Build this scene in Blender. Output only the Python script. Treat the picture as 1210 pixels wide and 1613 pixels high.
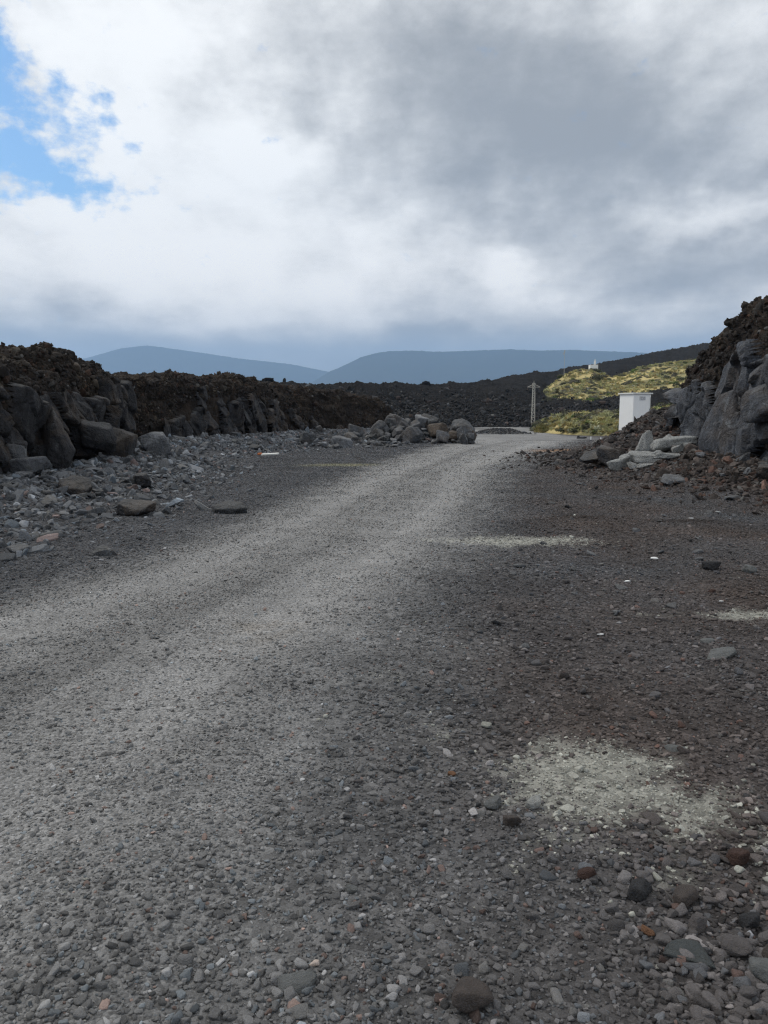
import bpy, math, random
import numpy as np
from mathutils import Vector

# ------------------------------------------------------------------ camera, sky, sun, exposure
sc = bpy.context.scene
for o in list(bpy.data.objects):
    bpy.data.objects.remove(o)
COL = sc.collection
R = math.radians

cam_d = bpy.data.cameras.new('camera')
cam_d.sensor_width = 36.0
cam_d.lens = 27.03
cam_d.clip_start = 0.05
cam_d.clip_end = 60000
cam = bpy.data.objects.new('camera', cam_d)
COL.objects.link(cam)
cam.location = (0, 0, 1.6)
cam.rotation_euler = (R(90 - 7.36), 0, 0)
sc.camera = cam

SUN_AZ, SUN_EL = -62.0, 48.0          # degrees from +Y towards +X, and above the horizon
sun_d = bpy.data.lights.new('sun', 'SUN')
sun_d.energy = 1.5
sun_d.angle = R(10)
sun_d.color = (1.0, 0.955, 0.89)
sun = bpy.data.objects.new('sun', sun_d)
COL.objects.link(sun)
to_sun = Vector((math.sin(R(SUN_AZ)) * math.cos(R(SUN_EL)), math.cos(R(SUN_AZ)) * math.cos(R(SUN_EL)), math.sin(R(SUN_EL))))
sun.rotation_euler = (-to_sun).to_track_quat('-Z', 'Y').to_euler()

sc.view_settings.view_transform = 'Standard'
sc.view_settings.look = 'None'
sc.view_settings.gamma = 1.0
sc.view_settings.exposure = 0.18
sc.view_settings.use_curve_mapping = False
sc.cycles.max_bounces = 3
sc.cycles.diffuse_bounces = 2
sc.cycles.glossy_bounces = 2
sc.cycles.volume_bounces = 1
sc.cycles.use_denoising = True
sc.cycles.denoising_prefilter = 'NONE'
sc.cycles.filter_width = 1.25


class X:
    """A socket with arithmetic: every operation adds one Math node."""
    def __init__(s, nt, sock):
        s.nt, s.s = nt, sock

    def _m(s, op, *a, clamp=False):
        n = s.nt.nodes.new('ShaderNodeMath')
        n.operation = op
        n.use_clamp = clamp
        for i, q in enumerate((s,) + a):
            if isinstance(q, X):
                s.nt.links.new(q.s, n.inputs[i])
            else:
                n.inputs[i].default_value = q
        return X(s.nt, n.outputs[0])

    def __add__(s, o): return s._m('ADD', o)
    def __sub__(s, o): return s._m('SUBTRACT', o)
    def __mul__(s, o): return s._m('MULTIPLY', o)
    def __truediv__(s, o): return s._m('DIVIDE', o)
    def mx(s, o): return s._m('MAXIMUM', o)
    def exp(s): return X(s.nt, s.nt_const(math.e))._m('POWER', s)

    def nt_const(s, v):
        n = s.nt.nodes.new('ShaderNodeValue')
        n.outputs[0].default_value = v
        return n.outputs[0]

    def sstep(s, a, b, lo=0.0, hi=1.0):
        n = s.nt.nodes.new('ShaderNodeMapRange')
        n.interpolation_type = 'SMOOTHSTEP'
        s.nt.links.new(s.s, n.inputs[0])
        for i, q in enumerate((a, b, lo, hi)):
            n.inputs[1 + i].default_value = q
        return X(s.nt, n.outputs[0])


def vec(nt, x, y, z=0.0):
    n = nt.nodes.new('ShaderNodeCombineXYZ')
    for i, q in enumerate((x, y, z)):
        if isinstance(q, X):
            nt.links.new(q.s, n.inputs[i])
        else:
            n.inputs[i].default_value = q
    return n.outputs[0]


def noise(nt, v, scale, detail=4, rough=0.55, dist=0.0, out='Fac', dim='3D'):
    n = nt.nodes.new('ShaderNodeTexNoise')
    n.noise_dimensions = dim
    n.inputs['Scale'].default_value = scale
    n.inputs['Detail'].default_value = detail
    n.inputs['Roughness'].default_value = rough
    n.inputs['Distortion'].default_value = dist
    if v is not None:
        nt.links.new(v, n.inputs['Vector'])
    return X(nt, n.outputs[out])


def mixc(nt, f, a, b, mode='MIX'):
    n = nt.nodes.new('ShaderNodeMix')
    n.data_type = 'RGBA'
    n.blend_type = mode
    for k, q in ((0, f), (6, a), (7, b)):
        if isinstance(q, X):
            nt.links.new(q.s, n.inputs[k])
        elif hasattr(q, 'is_output'):
            nt.links.new(q, n.inputs[k])
        else:
            n.inputs[k].default_value = q if k == 0 else (*q[:3], 1)
    return n.outputs[2]


world = bpy.data.worlds.new('World')
sc.world = world
world.use_nodes = True


def build_sky():
    nt = world.node_tree
    nt.nodes.clear()
    out = nt.nodes.new('ShaderNodeOutputWorld')
    bg = nt.nodes.new('ShaderNodeBackground')
    nt.links.new(bg.outputs[0], out.inputs[0])
    sky = nt.nodes.new('ShaderNodeTexSky')
    sky.sky_type = 'NISHITA'
    sky.sun_disc = False
    sky.sun_elevation = R(SUN_EL)
    sky.sun_rotation = R(SUN_AZ)
    sky.altitude = 50
    sky.air_density = 1.0
    sky.dust_density = 0.6
    tc = nt.nodes.new('ShaderNodeTexCoord')
    sep = nt.nodes.new('ShaderNodeSeparateXYZ')
    nt.links.new(tc.outputs['Generated'], sep.inputs[0])
    x, y, z = (X(nt, sep.outputs[i]) for i in range(3))
    az = x._m('ARCTAN2', y) * 57.2958
    el = z._m('ARCSINE') * 57.2958
    zc = z.mx(0.0) + 0.13
    plane = vec(nt, x / zc, y / zc)                       # the cloud deck seen in perspective
    ang = vec(nt, az * 0.1, el * 0.16)
    # wind-torn warp of the big cloud masses
    wa = noise(nt, ang, 1.1, 4, 0.6, dim='2D')
    wb = noise(nt, vec(nt, az * 0.1 + 7.3, el * 0.16 + 3.1), 1.1, 4, 0.6, dim='2D')
    azw = az + (wa - 0.5) * 13.0
    elw = el + (wb - 0.5) * 7.0

    warped = vec(nt, azw, elw)

    def blob(a0, e0, sa, se, amp):
        ma = nt.nodes.new('ShaderNodeVectorMath')
        ma.operation = 'MULTIPLY_ADD'
        nt.links.new(warped, ma.inputs[0])
        ma.inputs[1].default_value = (1 / sa, 1 / se, 0)
        ma.inputs[2].default_value = (-a0 / sa, -e0 / se, 0)
        ln = nt.nodes.new('ShaderNodeVectorMath')
        ln.operation = 'LENGTH'
        nt.links.new(ma.outputs[0], ln.inputs[0])
        return X(nt, ln.outputs['Value']).sstep(2.35, 0.0, 0.0, amp)

    masses = [(-19.4, 22.7, 4.8, 3.5, .30), (-16, 16.5, 5.3, 4.4, .26), (-8.2, 18.6, 3.0, 2.0, .30),
              (-20, 10.5, 9.5, 3.2, .26), (1.6, 11.2, 6.2, 2.0, .22), (8.9, 9.6, 2.4, .9, .34), (-8, 9.0, 6.0, 2.2, .14),
              (11, 19.0, 10.0, 3.8, -.36), (18, 16.6, 7.0, 2.6, -.20), (22.6, 9.3, 5.7, 1.9, -.36),
              (5.0, 23.5, 6.0, 3.0, -.18), (-4.7, 22.0, 5.0, 2.4, -.12), (21.8, 13.0, 4.8, 1.2, .28),
              (13, 12.2, 5.0, 1.6, -.14), (21, 24.5, 6.0, 2.0, .10), (9.0, 4.4, 9.0, 1.0, -.34), (-20, 5.2, 9.0, 1.0, -.20)]
    b = None
    for m in masses:
        q = blob(*m)
        b = q if b is None else b + q
    n1 = noise(nt, plane, 1.15, 5, 0.58, dim='2D')
    n2 = noise(nt, ang, 2.6, 7, 0.66, dim='2D')
    n3 = noise(nt, ang, 1.25, 5, 0.55, dim='2D')
    b = b + 0.61 + (n1 - 0.5) * 0.62 + (n2 - 0.5) * 0.42 + (n3 - 0.5) * 0.5
    # low cloud base near the horizon is greyer and bluer
    low = el.sstep(8.5, 2.6)
    b = b - low * 0.12
    bb = b.sstep(0.02, 1.02)
    cloud = mixc(nt, bb, (0.31, 0.322, 0.338), (0.99, 0.995, 0.99))
    cloud = mixc(nt, low * 0.35, cloud, (0.47, 0.50, 0.54))
    cloud = mixc(nt, el.sstep(6.2, 3.4) * 0.35, cloud, (0.43, 0.455, 0.49))
    lift = el.sstep(17.0, 4.0)                            # low clouds brightened to make up for the haze in front
    cloud = mixc(nt, lift, cloud, mixc(nt, 1.0, cloud, (1.22, 1.15, 1.07), 'MULTIPLY'))
    cloud = mixc(nt, (el + (n3 - 0.5) * 2.2).sstep(6.4, 4.5) * 0.66, cloud, (0.30, 0.345, 0.405))   # rain-blue base of the far clouds
    # a torn opening with blue sky behind
    hole = blob(-26.5, 17.6, 4.6, 3.4, 1.0) + blob(-21.5, 15.2, 2.6, 1.6, .62) + blob(-19.2, 19.2, 1.4, 1.2, .42) + blob(-27.0, 25.0, 2.2, 4.0, .75)
    rag = noise(nt, ang, 3.3, 6, 0.62, dim='2D')
    hole = (hole + (rag - 0.5) * 2.0).sstep(0.32, 1.05)
    skyc = mixc(nt, 1.0, sky.outputs[0], (0.082, 0.112, 0.130), 'MULTIPLY')
    col = mixc(nt, hole, cloud, skyc)
    nt.links.new(col, bg.inputs[0])
    bg.inputs[1].default_value = 1.0


build_sky()
world.cycles.sampling_method = 'NONE'      # a soft overcast needs no importance map

# ------------------------------------------------------------------ numpy noise
rs = np.random.RandomState(7)
PERM = np.concatenate([rs.permutation(256)] * 3).astype(np.int32)
GR = rs.normal(size=(256, 3))
GR /= np.linalg.norm(GR, axis=1)[:, None]
GR = GR.astype(np.float32)


def gn(P):
    P = np.asarray(P, np.float32)
    i = np.floor(P).astype(np.int32)
    f = P - i
    u = f * f * f * (f * (f * 6 - 15) + 10)
    i &= 255
    r = 0
    for dx in (0, 1):
        a = PERM[i[:, 0] + dx]
        wx = u[:, 0] if dx else 1 - u[:, 0]
        for dy in (0, 1):
            b_ = PERM[a + i[:, 1] + dy]
            wy = wx * (u[:, 1] if dy else 1 - u[:, 1])
            for dz in (0, 1):
                g = GR[PERM[b_ + i[:, 2] + dz]]
                w = wy * (u[:, 2] if dz else 1 - u[:, 2])
                r = r + w * (g[:, 0] * (f[:, 0] - dx) + g[:, 1] * (f[:, 1] - dy) + g[:, 2] * (f[:, 2] - dz))
    return r * 1.5


def fbm(P, octaves=4, gain=0.5, kind='n'):
    P = np.asarray(P, np.float32)
    s, a, t = 0, 1.0, 0
    for k in range(octaves):
        q = gn(P + 17.3 * k)
        if kind == 'b':
            q = np.abs(q) * 2 - 0.6
        elif kind == 'r':
            q = 0.6 - np.abs(q) * 2
        s = s + a * q
        t += a
        a *= gain
        P = P * 2.07
    return s / t


def xy0(x, y, k, z=0.0):
    return np.stack([np.ravel(x) * k, np.ravel(y) * k, np.full(np.size(x), z)], 1)


def ss(a, b, t):
    t = np.clip((t - a) / (b - a), 0, 1)
    return t * t * (3 - 2 * t)


# ------------------------------------------------------------------ object helpers
def new_obj(name, me, parent=None, label=None, cat=None, group=None, kind=None, loc=None, rot=None, scale=None):
    o = bpy.data.objects.new(name, me)
    COL.objects.link(o)
    if parent is not None:
        o.parent = parent
    if loc is not None:
        o.location = loc
    if rot is not None:
        o.rotation_euler = rot
    if scale is not None:
        o.scale = scale
    for k, v in (('label', label), ('category', cat), ('group', group), ('kind', kind)):
        if v:
            o[k] = v
    return o


def mesh_np(name, V, F, mat=None, smooth=True, col=None):
    """V (n,3), F (m,k) with k = 3 or 4."""
    V = np.asarray(V, np.float32)
    F = np.asarray(F, np.int32)
    me = bpy.data.meshes.new(name)
    me.vertices.add(len(V))
    me.vertices.foreach_set('co', V.ravel())
    k = F.shape[1]
    me.loops.add(F.size)
    me.loops.foreach_set('vertex_index', F.ravel())
    me.polygons.add(len(F))
    me.polygons.foreach_set('loop_start', np.arange(0, F.size, k, dtype=np.int32))
    if smooth:
        me.polygons.foreach_set('use_smooth', np.ones(len(F), bool))
    if col is not None:
        a = me.color_attributes.new('col', 'FLOAT_COLOR', 'POINT')
        a.data.foreach_set('color', np.concatenate([col, np.ones((len(col), 1))], 1).astype(np.float32).ravel())
    me.update(calc_edges=True)
    if mat:
        me.materials.append(mat)
    return me


def grid_faces(nr, nc):
    i = np.arange(nr - 1)[:, None] * nc + np.arange(nc - 1)[None, :]
    return np.stack([i, i + 1, i + nc + 1, i + nc], -1).reshape(-1, 4)


class MB:
    """Collects boxes, tubes and prisms into one mesh."""
    def __init__(s): s.v, s.f = [], []

    def box(s, c, d, ax=None):
        ax = ax or (Vector((1, 0, 0)), Vector((0, 1, 0)), Vector((0, 0, 1)))
        b0 = len(s.v)
        for sx in (-1, 1):
            for sy in (-1, 1):
                for sz in (-1, 1):
                    s.v.append(tuple(Vector(c) + ax[0] * sx * d[0] / 2 + ax[1] * sy * d[1] / 2 + ax[2] * sz * d[2] / 2))
        for q in ((0, 1, 3, 2), (4, 6, 7, 5), (0, 4, 5, 1), (2, 3, 7, 6), (0, 2, 6, 4), (1, 5, 7, 3)):
            s.f.append(tuple(b0 + k for k in q))
        return s

    def bar(s, a, b, r, n=4, r2=None):
        a, b = Vector(a), Vector(b)
        d = (b - a).normalized()
        u = d.orthogonal().normalized()
        w = d.cross(u)
        b0 = len(s.v)
        for p, rr in ((a, r), (b, r if r2 is None else r2)):
            for k in range(n):
                t = 2 * math.pi * (k + .5) / n
                s.v.append(tuple(p + u * rr * math.cos(t) + w * rr * math.sin(t)))
        for k in range(n):
            s.f.append((b0 + k, b0 + (k + 1) % n, b0 + n + (k + 1) % n, b0 + n + k))
        s.f.append(tuple(b0 + k for k in range(n))[::-1])
        s.f.append(tuple(b0 + n + k for k in range(n)))
        return s

    def build(s, name, mat, parent=None, bevel=0.0, **kw):
        me = bpy.data.meshes.new(name)
        me.from_pydata(s.v, [], s.f)
        me.materials.append(mat)
        o = new_obj(name, me, parent, **kw)
        if bevel:
            m = o.modifiers.new('bevel', 'BEVEL')
            m.width = bevel
            m.segments = 2
        return o


def empty(name, loc, label, cat, group=None):
    o = new_obj(name, None, None, label, cat, group, loc=loc)
    o.empty_display_size = 0.2
    return o


# ------------------------------------------------------------------ materials
def mat_base(name, rough=0.85, spec=0.3):
    m = bpy.data.materials.new(name)
    m.use_nodes = True
    nt = m.node_tree
    p = nt.nodes['Principled BSDF']
    p.inputs['Roughness'].default_value = rough
    p.inputs['Specular IOR Level'].default_value = spec
    return m, nt, p


def bump(nt, p, h, dist, strength=1.0):
    n = nt.nodes.new('ShaderNodeBump')
    n.inputs['Strength'].default_value = strength
    n.inputs['Distance'].default_value = dist
    nt.links.new(h.s, n.inputs['Height'])
    nt.links.new(n.outputs[0], p.inputs['Normal'])


def pos(nt):
    return nt.nodes.new('ShaderNodeNewGeometry').outputs['Position']


def attr(nt, name, kind='GEOMETRY'):
    n = nt.nodes.new('ShaderNodeAttribute')
    n.attribute_type = kind
    n.attribute_name = name
    return n.outputs['Color']


def voro(nt, v, scale, feat='F1', out='Distance', rnd=1.0):
    n = nt.nodes.new('ShaderNodeTexVoronoi')
    n.feature = feat
    n.inputs['Scale'].default_value = scale
    n.inputs['Randomness'].default_value = rnd
    nt.links.new(v, n.inputs['Vector'])
    return X(nt, n.outputs[out])


def gray(nt, x, amt):
    """grey factor colour around 1"""
    f = (x - 0.5) * amt + 1.0
    return vec(nt, f, f, f)


def mat_ground(name, stones=26.0, depth=0.012):
    m, nt, p = mat_base(name, 0.92, 0.2)
    P = pos(nt)
    c = attr(nt, 'col')
    nf = noise(nt, P, 3.0, 6, 0.65)
    c = mixc(nt, 1.0, c, gray(nt, nf, 0.7), 'MULTIPLY')
    vs = voro(nt, P, stones)
    vc = nt.nodes.new('ShaderNodeTexVoronoi')
    vc.inputs['Scale'].default_value = stones
    nt.links.new(P, vc.inputs['Vector'])
    sp = nt.nodes.new('ShaderNodeSeparateColor')
    nt.links.new(vc.outputs['Color'], sp.inputs[0])
    c = mixc(nt, 1.0, c, gray(nt, X(nt, sp.outputs[0]), 0.75), 'MULTIPLY')
    nt.links.new(c, p.inputs['Base Color'])
    fine = noise(nt, P, 110, 4, 0.75)
    c2 = mixc(nt, 1.0, c, gray(nt, fine, 1.6), 'MULTIPLY')
    nt.links.new(c2, p.inputs['Base Color'])
    h = vs * -1.0 + fine * 0.9 + noise(nt, P, 14, 3, 0.6) * 0.6
    bump(nt, p, h, depth)
    return m


def mat_pebble(name):
    m, nt, p = mat_base(name, 0.82, 0.25)
    c = attr(nt, 'col', 'INSTANCER')
    tc = nt.nodes.new('ShaderNodeTexCoord').outputs['Object']
    n1 = noise(nt, tc, 2.3, 5, 0.65)
    c = mixc(nt, 1.0, c, gray(nt, n1, 0.9), 'MULTIPLY')
    nt.links.new(c, p.inputs['Base Color'])
    bump(nt, p, noise(nt, tc, 6, 4, 0.7), 0.12, 0.6)
    return m


def mat_basalt(name, base, var=0.5, warm=(0.10, 0.075, 0.055), pale=(0.24, 0.25, 0.25), stain=0.35, dust=0.25):
    m, nt, p = mat_base(name, 0.78, 0.32)
    P = pos(nt)
    oi = nt.nodes.new('ShaderNodeObjectInfo')
    rnd = X(nt, oi.outputs['Random'])
    c = mixc(nt, 1.0, base, gray(nt, rnd, var), 'MULTIPLY')
    n1 = noise(nt, P, 1.3, 6, 0.62, 0.3)
    n2 = noise(nt, P, 5.0, 6, 0.65)
    c = mixc(nt, n1.sstep(0.46, 0.64) * stain, c, warm)
    n3 = noise(nt, P, 2.1, 7, 0.7, 0.8)
    c = mixc(nt, n3.sstep(0.53, 0.68) * 0.6, c, pale)
    mp = nt.nodes.new('ShaderNodeMapping')
    mp.inputs['Scale'].default_value = (3.2, 3.2, 0.45)
    nt.links.new(P, mp.inputs[0])
    st = noise(nt, mp.outputs[0], 1.6, 5, 0.65)               # water and mineral runs down the face
    c = mixc(nt, st.sstep(0.56, 0.70) * 0.5, c, tuple(q * .42 for q in base))
    c = mixc(nt, st.sstep(0.44, 0.33) * 0.35, c, pale)
    c = mixc(nt, 1.0, c, gray(nt, n2, 1.7), 'MULTIPLY')
    c = mixc(nt, 1.0, c, gray(nt, noise(nt, P, 30, 4, 0.75), 1.3), 'MULTIPLY')
    geo = nt.nodes.new('ShaderNodeNewGeometry')
    sep = nt.nodes.new('ShaderNodeSeparateXYZ')
    nt.links.new(geo.outputs['Normal'], sep.inputs[0])
    up = X(nt, sep.outputs[2]).sstep(0.55, 0.95) * dust
    c = mixc(nt, up, c, (0.21, 0.205, 0.195))
    nt.links.new(c, p.inputs['Base Color'])
    ck = noise(nt, P, 1.9, 6, 0.6, 0.6)
    crack = (ck - 0.5)._m('ABSOLUTE').sstep(0.0, 0.035)
    h = n2 * 1.3 + n1 * 1.2 + noise(nt, P, 17, 6, 0.75) * 0.8 + crack * 0.35
    bump(nt, p, h, 0.09)
    return m


def mat_rough(name, ca, cb, cc, scale=1.0, depth=0.06):
    """clinker and rubbly lava: three earth tones in clumps"""
    m, nt, p = mat_base(name, 0.95, 0.12)
    P = pos(nt)
    n1 = noise(nt, P, 0.9 * scale, 6, 0.65)
    n2 = noise(nt, P, 4.5 * scale, 6, 0.7)
    c = mixc(nt, n1.sstep(0.38, 0.66), ca, cb)
    c = mixc(nt, noise(nt, P, 2.3 * scale, 5, 0.7).sstep(0.55, 0.75), c, cc)
    c = mixc(nt, 1.0, c, gray(nt, n2, 1.3), 'MULTIPLY')
    nt.links.new(c, p.inputs['Base Color'])
    h = n2 * 1.2 + voro(nt, P, 9 * scale) * -0.5 + noise(nt, P, 26 * scale, 4, 0.7) * 0.4
    bump(nt, p, h, depth)
    return m


def mat_plain(name, colr, rough=0.6, var=0.15, scale=4.0, spec=0.3, metal=0.0, streak=0.0):
    m, nt, p = mat_base(name, rough, spec)
    P = pos(nt)
    c = mixc(nt, 1.0, colr, gray(nt, noise(nt, P, scale, 5, 0.6), var), 'MULTIPLY')
    if streak:
        mp = nt.nodes.new('ShaderNodeMapping')
        mp.inputs['Scale'].default_value = (6, 6, 0.5)
        nt.links.new(P, mp.inputs[0])
        c = mixc(nt, noise(nt, mp.outputs[0], 1.5, 5, 0.65).sstep(0.5, 0.8) * streak, c, (0.25, 0.22, 0.18))
    nt.links.new(c, p.inputs['Base Color'])
    p.inputs['Metallic'].default_value = metal
    return m


def mat_vcol(name, rough=0.95, fine=3.0, depth=0.1):
    m, nt, p = mat_base(name, rough, 0.1)
    P = pos(nt)
    c = mixc(nt, 1.0, attr(nt, 'col'), gray(nt, noise(nt, P, fine, 5, 0.7), 1.0), 'MULTIPLY')
    nt.links.new(c, p.inputs['Base Color'])
    bump(nt, p, noise(nt, P, fine * 2, 5, 0.7), depth)
    return m


def mat_leaf(name):
    m, nt, p = mat_base(name, 0.9, 0.1)
    nt.links.new(attr(nt, 'col', 'INSTANCER'), p.inputs['Base Color'])
    return m


def mat_speckle(name):
    m, nt, p = mat_base(name, 0.85, 0.2)
    P = pos(nt)
    v = voro(nt, P, 60)
    n = noise(nt, P, 55, 5, 0.75)
    c = mixc(nt, (n * 0.7 + v * 0.6).sstep(0.60, 0.86), (0.44, 0.445, 0.43), (0.13, 0.13, 0.13))
    c = mixc(nt, 1.0, c, gray(nt, noise(nt, P, 3, 4, 0.6), 0.6), 'MULTIPLY')
    nt.links.new(c, p.inputs['Base Color'])
    bump(nt, p, n + noise(nt, P, 9, 4) * 0.8, 0.05)
    return m


M = {}
M['ground'] = mat_ground('gravel_ground')
M['road'] = mat_ground('packed_gravel', 70.0, 0.010)
M['pebble'] = mat_pebble('pebble_stone')
M['basalt'] = mat_basalt('basalt_cut_face', (0.074, 0.080, 0.093), pale=(0.21, 0.227, 0.245), stain=0.45)
M['basalt_left'] = mat_basalt('dark_shaded_basalt', (0.036, 0.036, 0.040), pale=(0.105, 0.108, 0.112), stain=0.6, dust=0.3)  # darker copy of the basalt: the left wall's shade is in its colour
M['rubble'] = mat_basalt('basalt_rubble', (0.130, 0.136, 0.146), 1.4, stain=0.25, dust=0.3)
M['brown_rock'] = mat_basalt('brown_basalt', (0.085, 0.066, 0.052), 0.4, pale=(0.13, 0.11, 0.09), stain=0.5, dust=0.15)
M['clinker'] = mat_rough('brown_clinker', (0.024, 0.0205, 0.019), (0.045, 0.035, 0.028), (0.066, 0.051, 0.036))
M['lava'] = mat_rough('black_lava', (0.010, 0.0098, 0.0105), (0.018, 0.0165, 0.016), (0.034, 0.031, 0.029), 0.3, 0.35)
M['speckle'] = mat_speckle('pale_speckled_lava')
M['terrain'] = mat_vcol('hillside_soil')

# ------------------------------------------------------------------ layout curves of the place
LEFT_LINE = np.array([(-8.6, 3), (-7.9, 8), (-7.2, 12), (-6.95, 15), (-6.85, 18), (-6.85, 20.5), (-7.1, 21.8), (-8.4, 23.2),
                      (-9.3, 25), (-8.6, 28), (-7.1, 30.6), (-6.3, 33.5), (-5.5, 36), (-5.4, 38.5), (-4.2, 41.5),
                      (-2.2, 44.5), (0.0, 47), (1.4, 49.5), (1.0, 53), (-3, 57)])
RIGHT_LINE = np.array([(11.0, 6), (10.0, 10), (8.9, 13.5), (8.2, 16), (8.25, 18.2), (8.25, 20.3), (8.2, 22.2), (8.9, 23.8), (11.0, 25), (14, 26.5)])


def chaikin(P, n=2):
    for _ in range(n):
        a = P[:-1] * .75 + P[1:] * .25
        b = P[:-1] * .25 + P[1:] * .75
        P = np.concatenate([P[:1], np.stack([a, b], 1).reshape(-1, 2), P[-1:]])
    return P


def poly_dist(x, y, L):
    best = np.full(np.shape(x), 1e9)
    for a, b in zip(L[:-1], L[1:]):
        d = b - a
        t = np.clip(((x - a[0]) * d[0] + (y - a[1]) * d[1]) / (d @ d), 0, 1)
        best = np.minimum(best, (x - a[0] - t * d[0]) ** 2 + (y - a[1] - t * d[1]) ** 2)
    return np.sqrt(best)


RL = np.array([(-9, -9), (2, -5.2), (5, -3.9), (6.5, -3.3), (8, -2.7), (11.7, -2.0), (20.5, -.8), (30, .9), (38, 2.8), (46, 5), (60, 7), (95, 10), (136, 16)])
RR = np.array([(-9, .4), (1.8, -.25), (3.1, -.2), (4.4, -.1), (6.15, .2), (8.75, .84), (13, 1.7), (21.7, 3.5), (32.6, 6.8), (45, 11.5), (60, 16), (80, 19), (136, 25)])


def road_edges(y):
    return np.interp(y, RL[:, 0], RL[:, 1]), np.interp(y, RR[:, 0], RR[:, 1])


def base_height(x, y):
    """broad shape of the ground, without the small bumps"""
    x, y = np.asarray(x, float), np.asarray(y, float)
    h = -0.95 * ss(40, 95, y)
    dl = poly_dist(x, y, LEFT_LINE)
    h = h + 0.62 * ss(3.0, 0.2, dl) * ss(62, 50, y) * (0.75 + 0.25 * ss(14, 22, y))
    dr = poly_dist(x, y, RIGHT_LINE)
    h = h + 0.55 * ss(2.9, 0.2, dr) * ss(12, 17, y)
    h = h + 1.2 * np.exp(-((x - 9.9) / 2.6) ** 4 - ((y - 25.2) / 4.0) ** 2)
    # heap of broken rock at the bend
    h = h + 0.55 * np.exp(-((x - 1.6) / 2.4) ** 4 - ((y - 42.2) / 2.0) ** 2)
    # low gravel heap on the far turning place
    h = h + 0.42 * np.exp(-((x - 14.6) / 2.3) ** 4 - ((y - 97) / 3.0) ** 2)
    return h


def ground_height(x, y):
    x, y = np.asarray(x, float), np.asarray(y, float)
    sh = x.shape
    xr, yr = x.ravel(), y.ravel()
    h = base_height(xr, yr)
    near = np.exp(-np.hypot(xr, yr) / 120)
    h += (0.03 * fbm(xy0(xr, yr, 0.35), 3) + 0.015 * fbm(xy0(xr, yr, 2.2, 5.0), 3)) * near
    l, r = road_edges(yr)
    t = (xr - l) / (r - l)
    tr = np.exp(-((t - .27) / .09) ** 2) + np.exp(-((t - .72) / .09) ** 2)
    h -= 0.022 * tr * ss(60, 30, yr)
    off = 0.035 * fbm(xy0(xr, yr, 1.1, 9.0), 3) * ss(0, 1.2, np.maximum(l - xr, xr - r))
    h += off * near
    return h.reshape(sh)


def fields_dark(x, y):
    return fields(x, y, False)[2]


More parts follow.
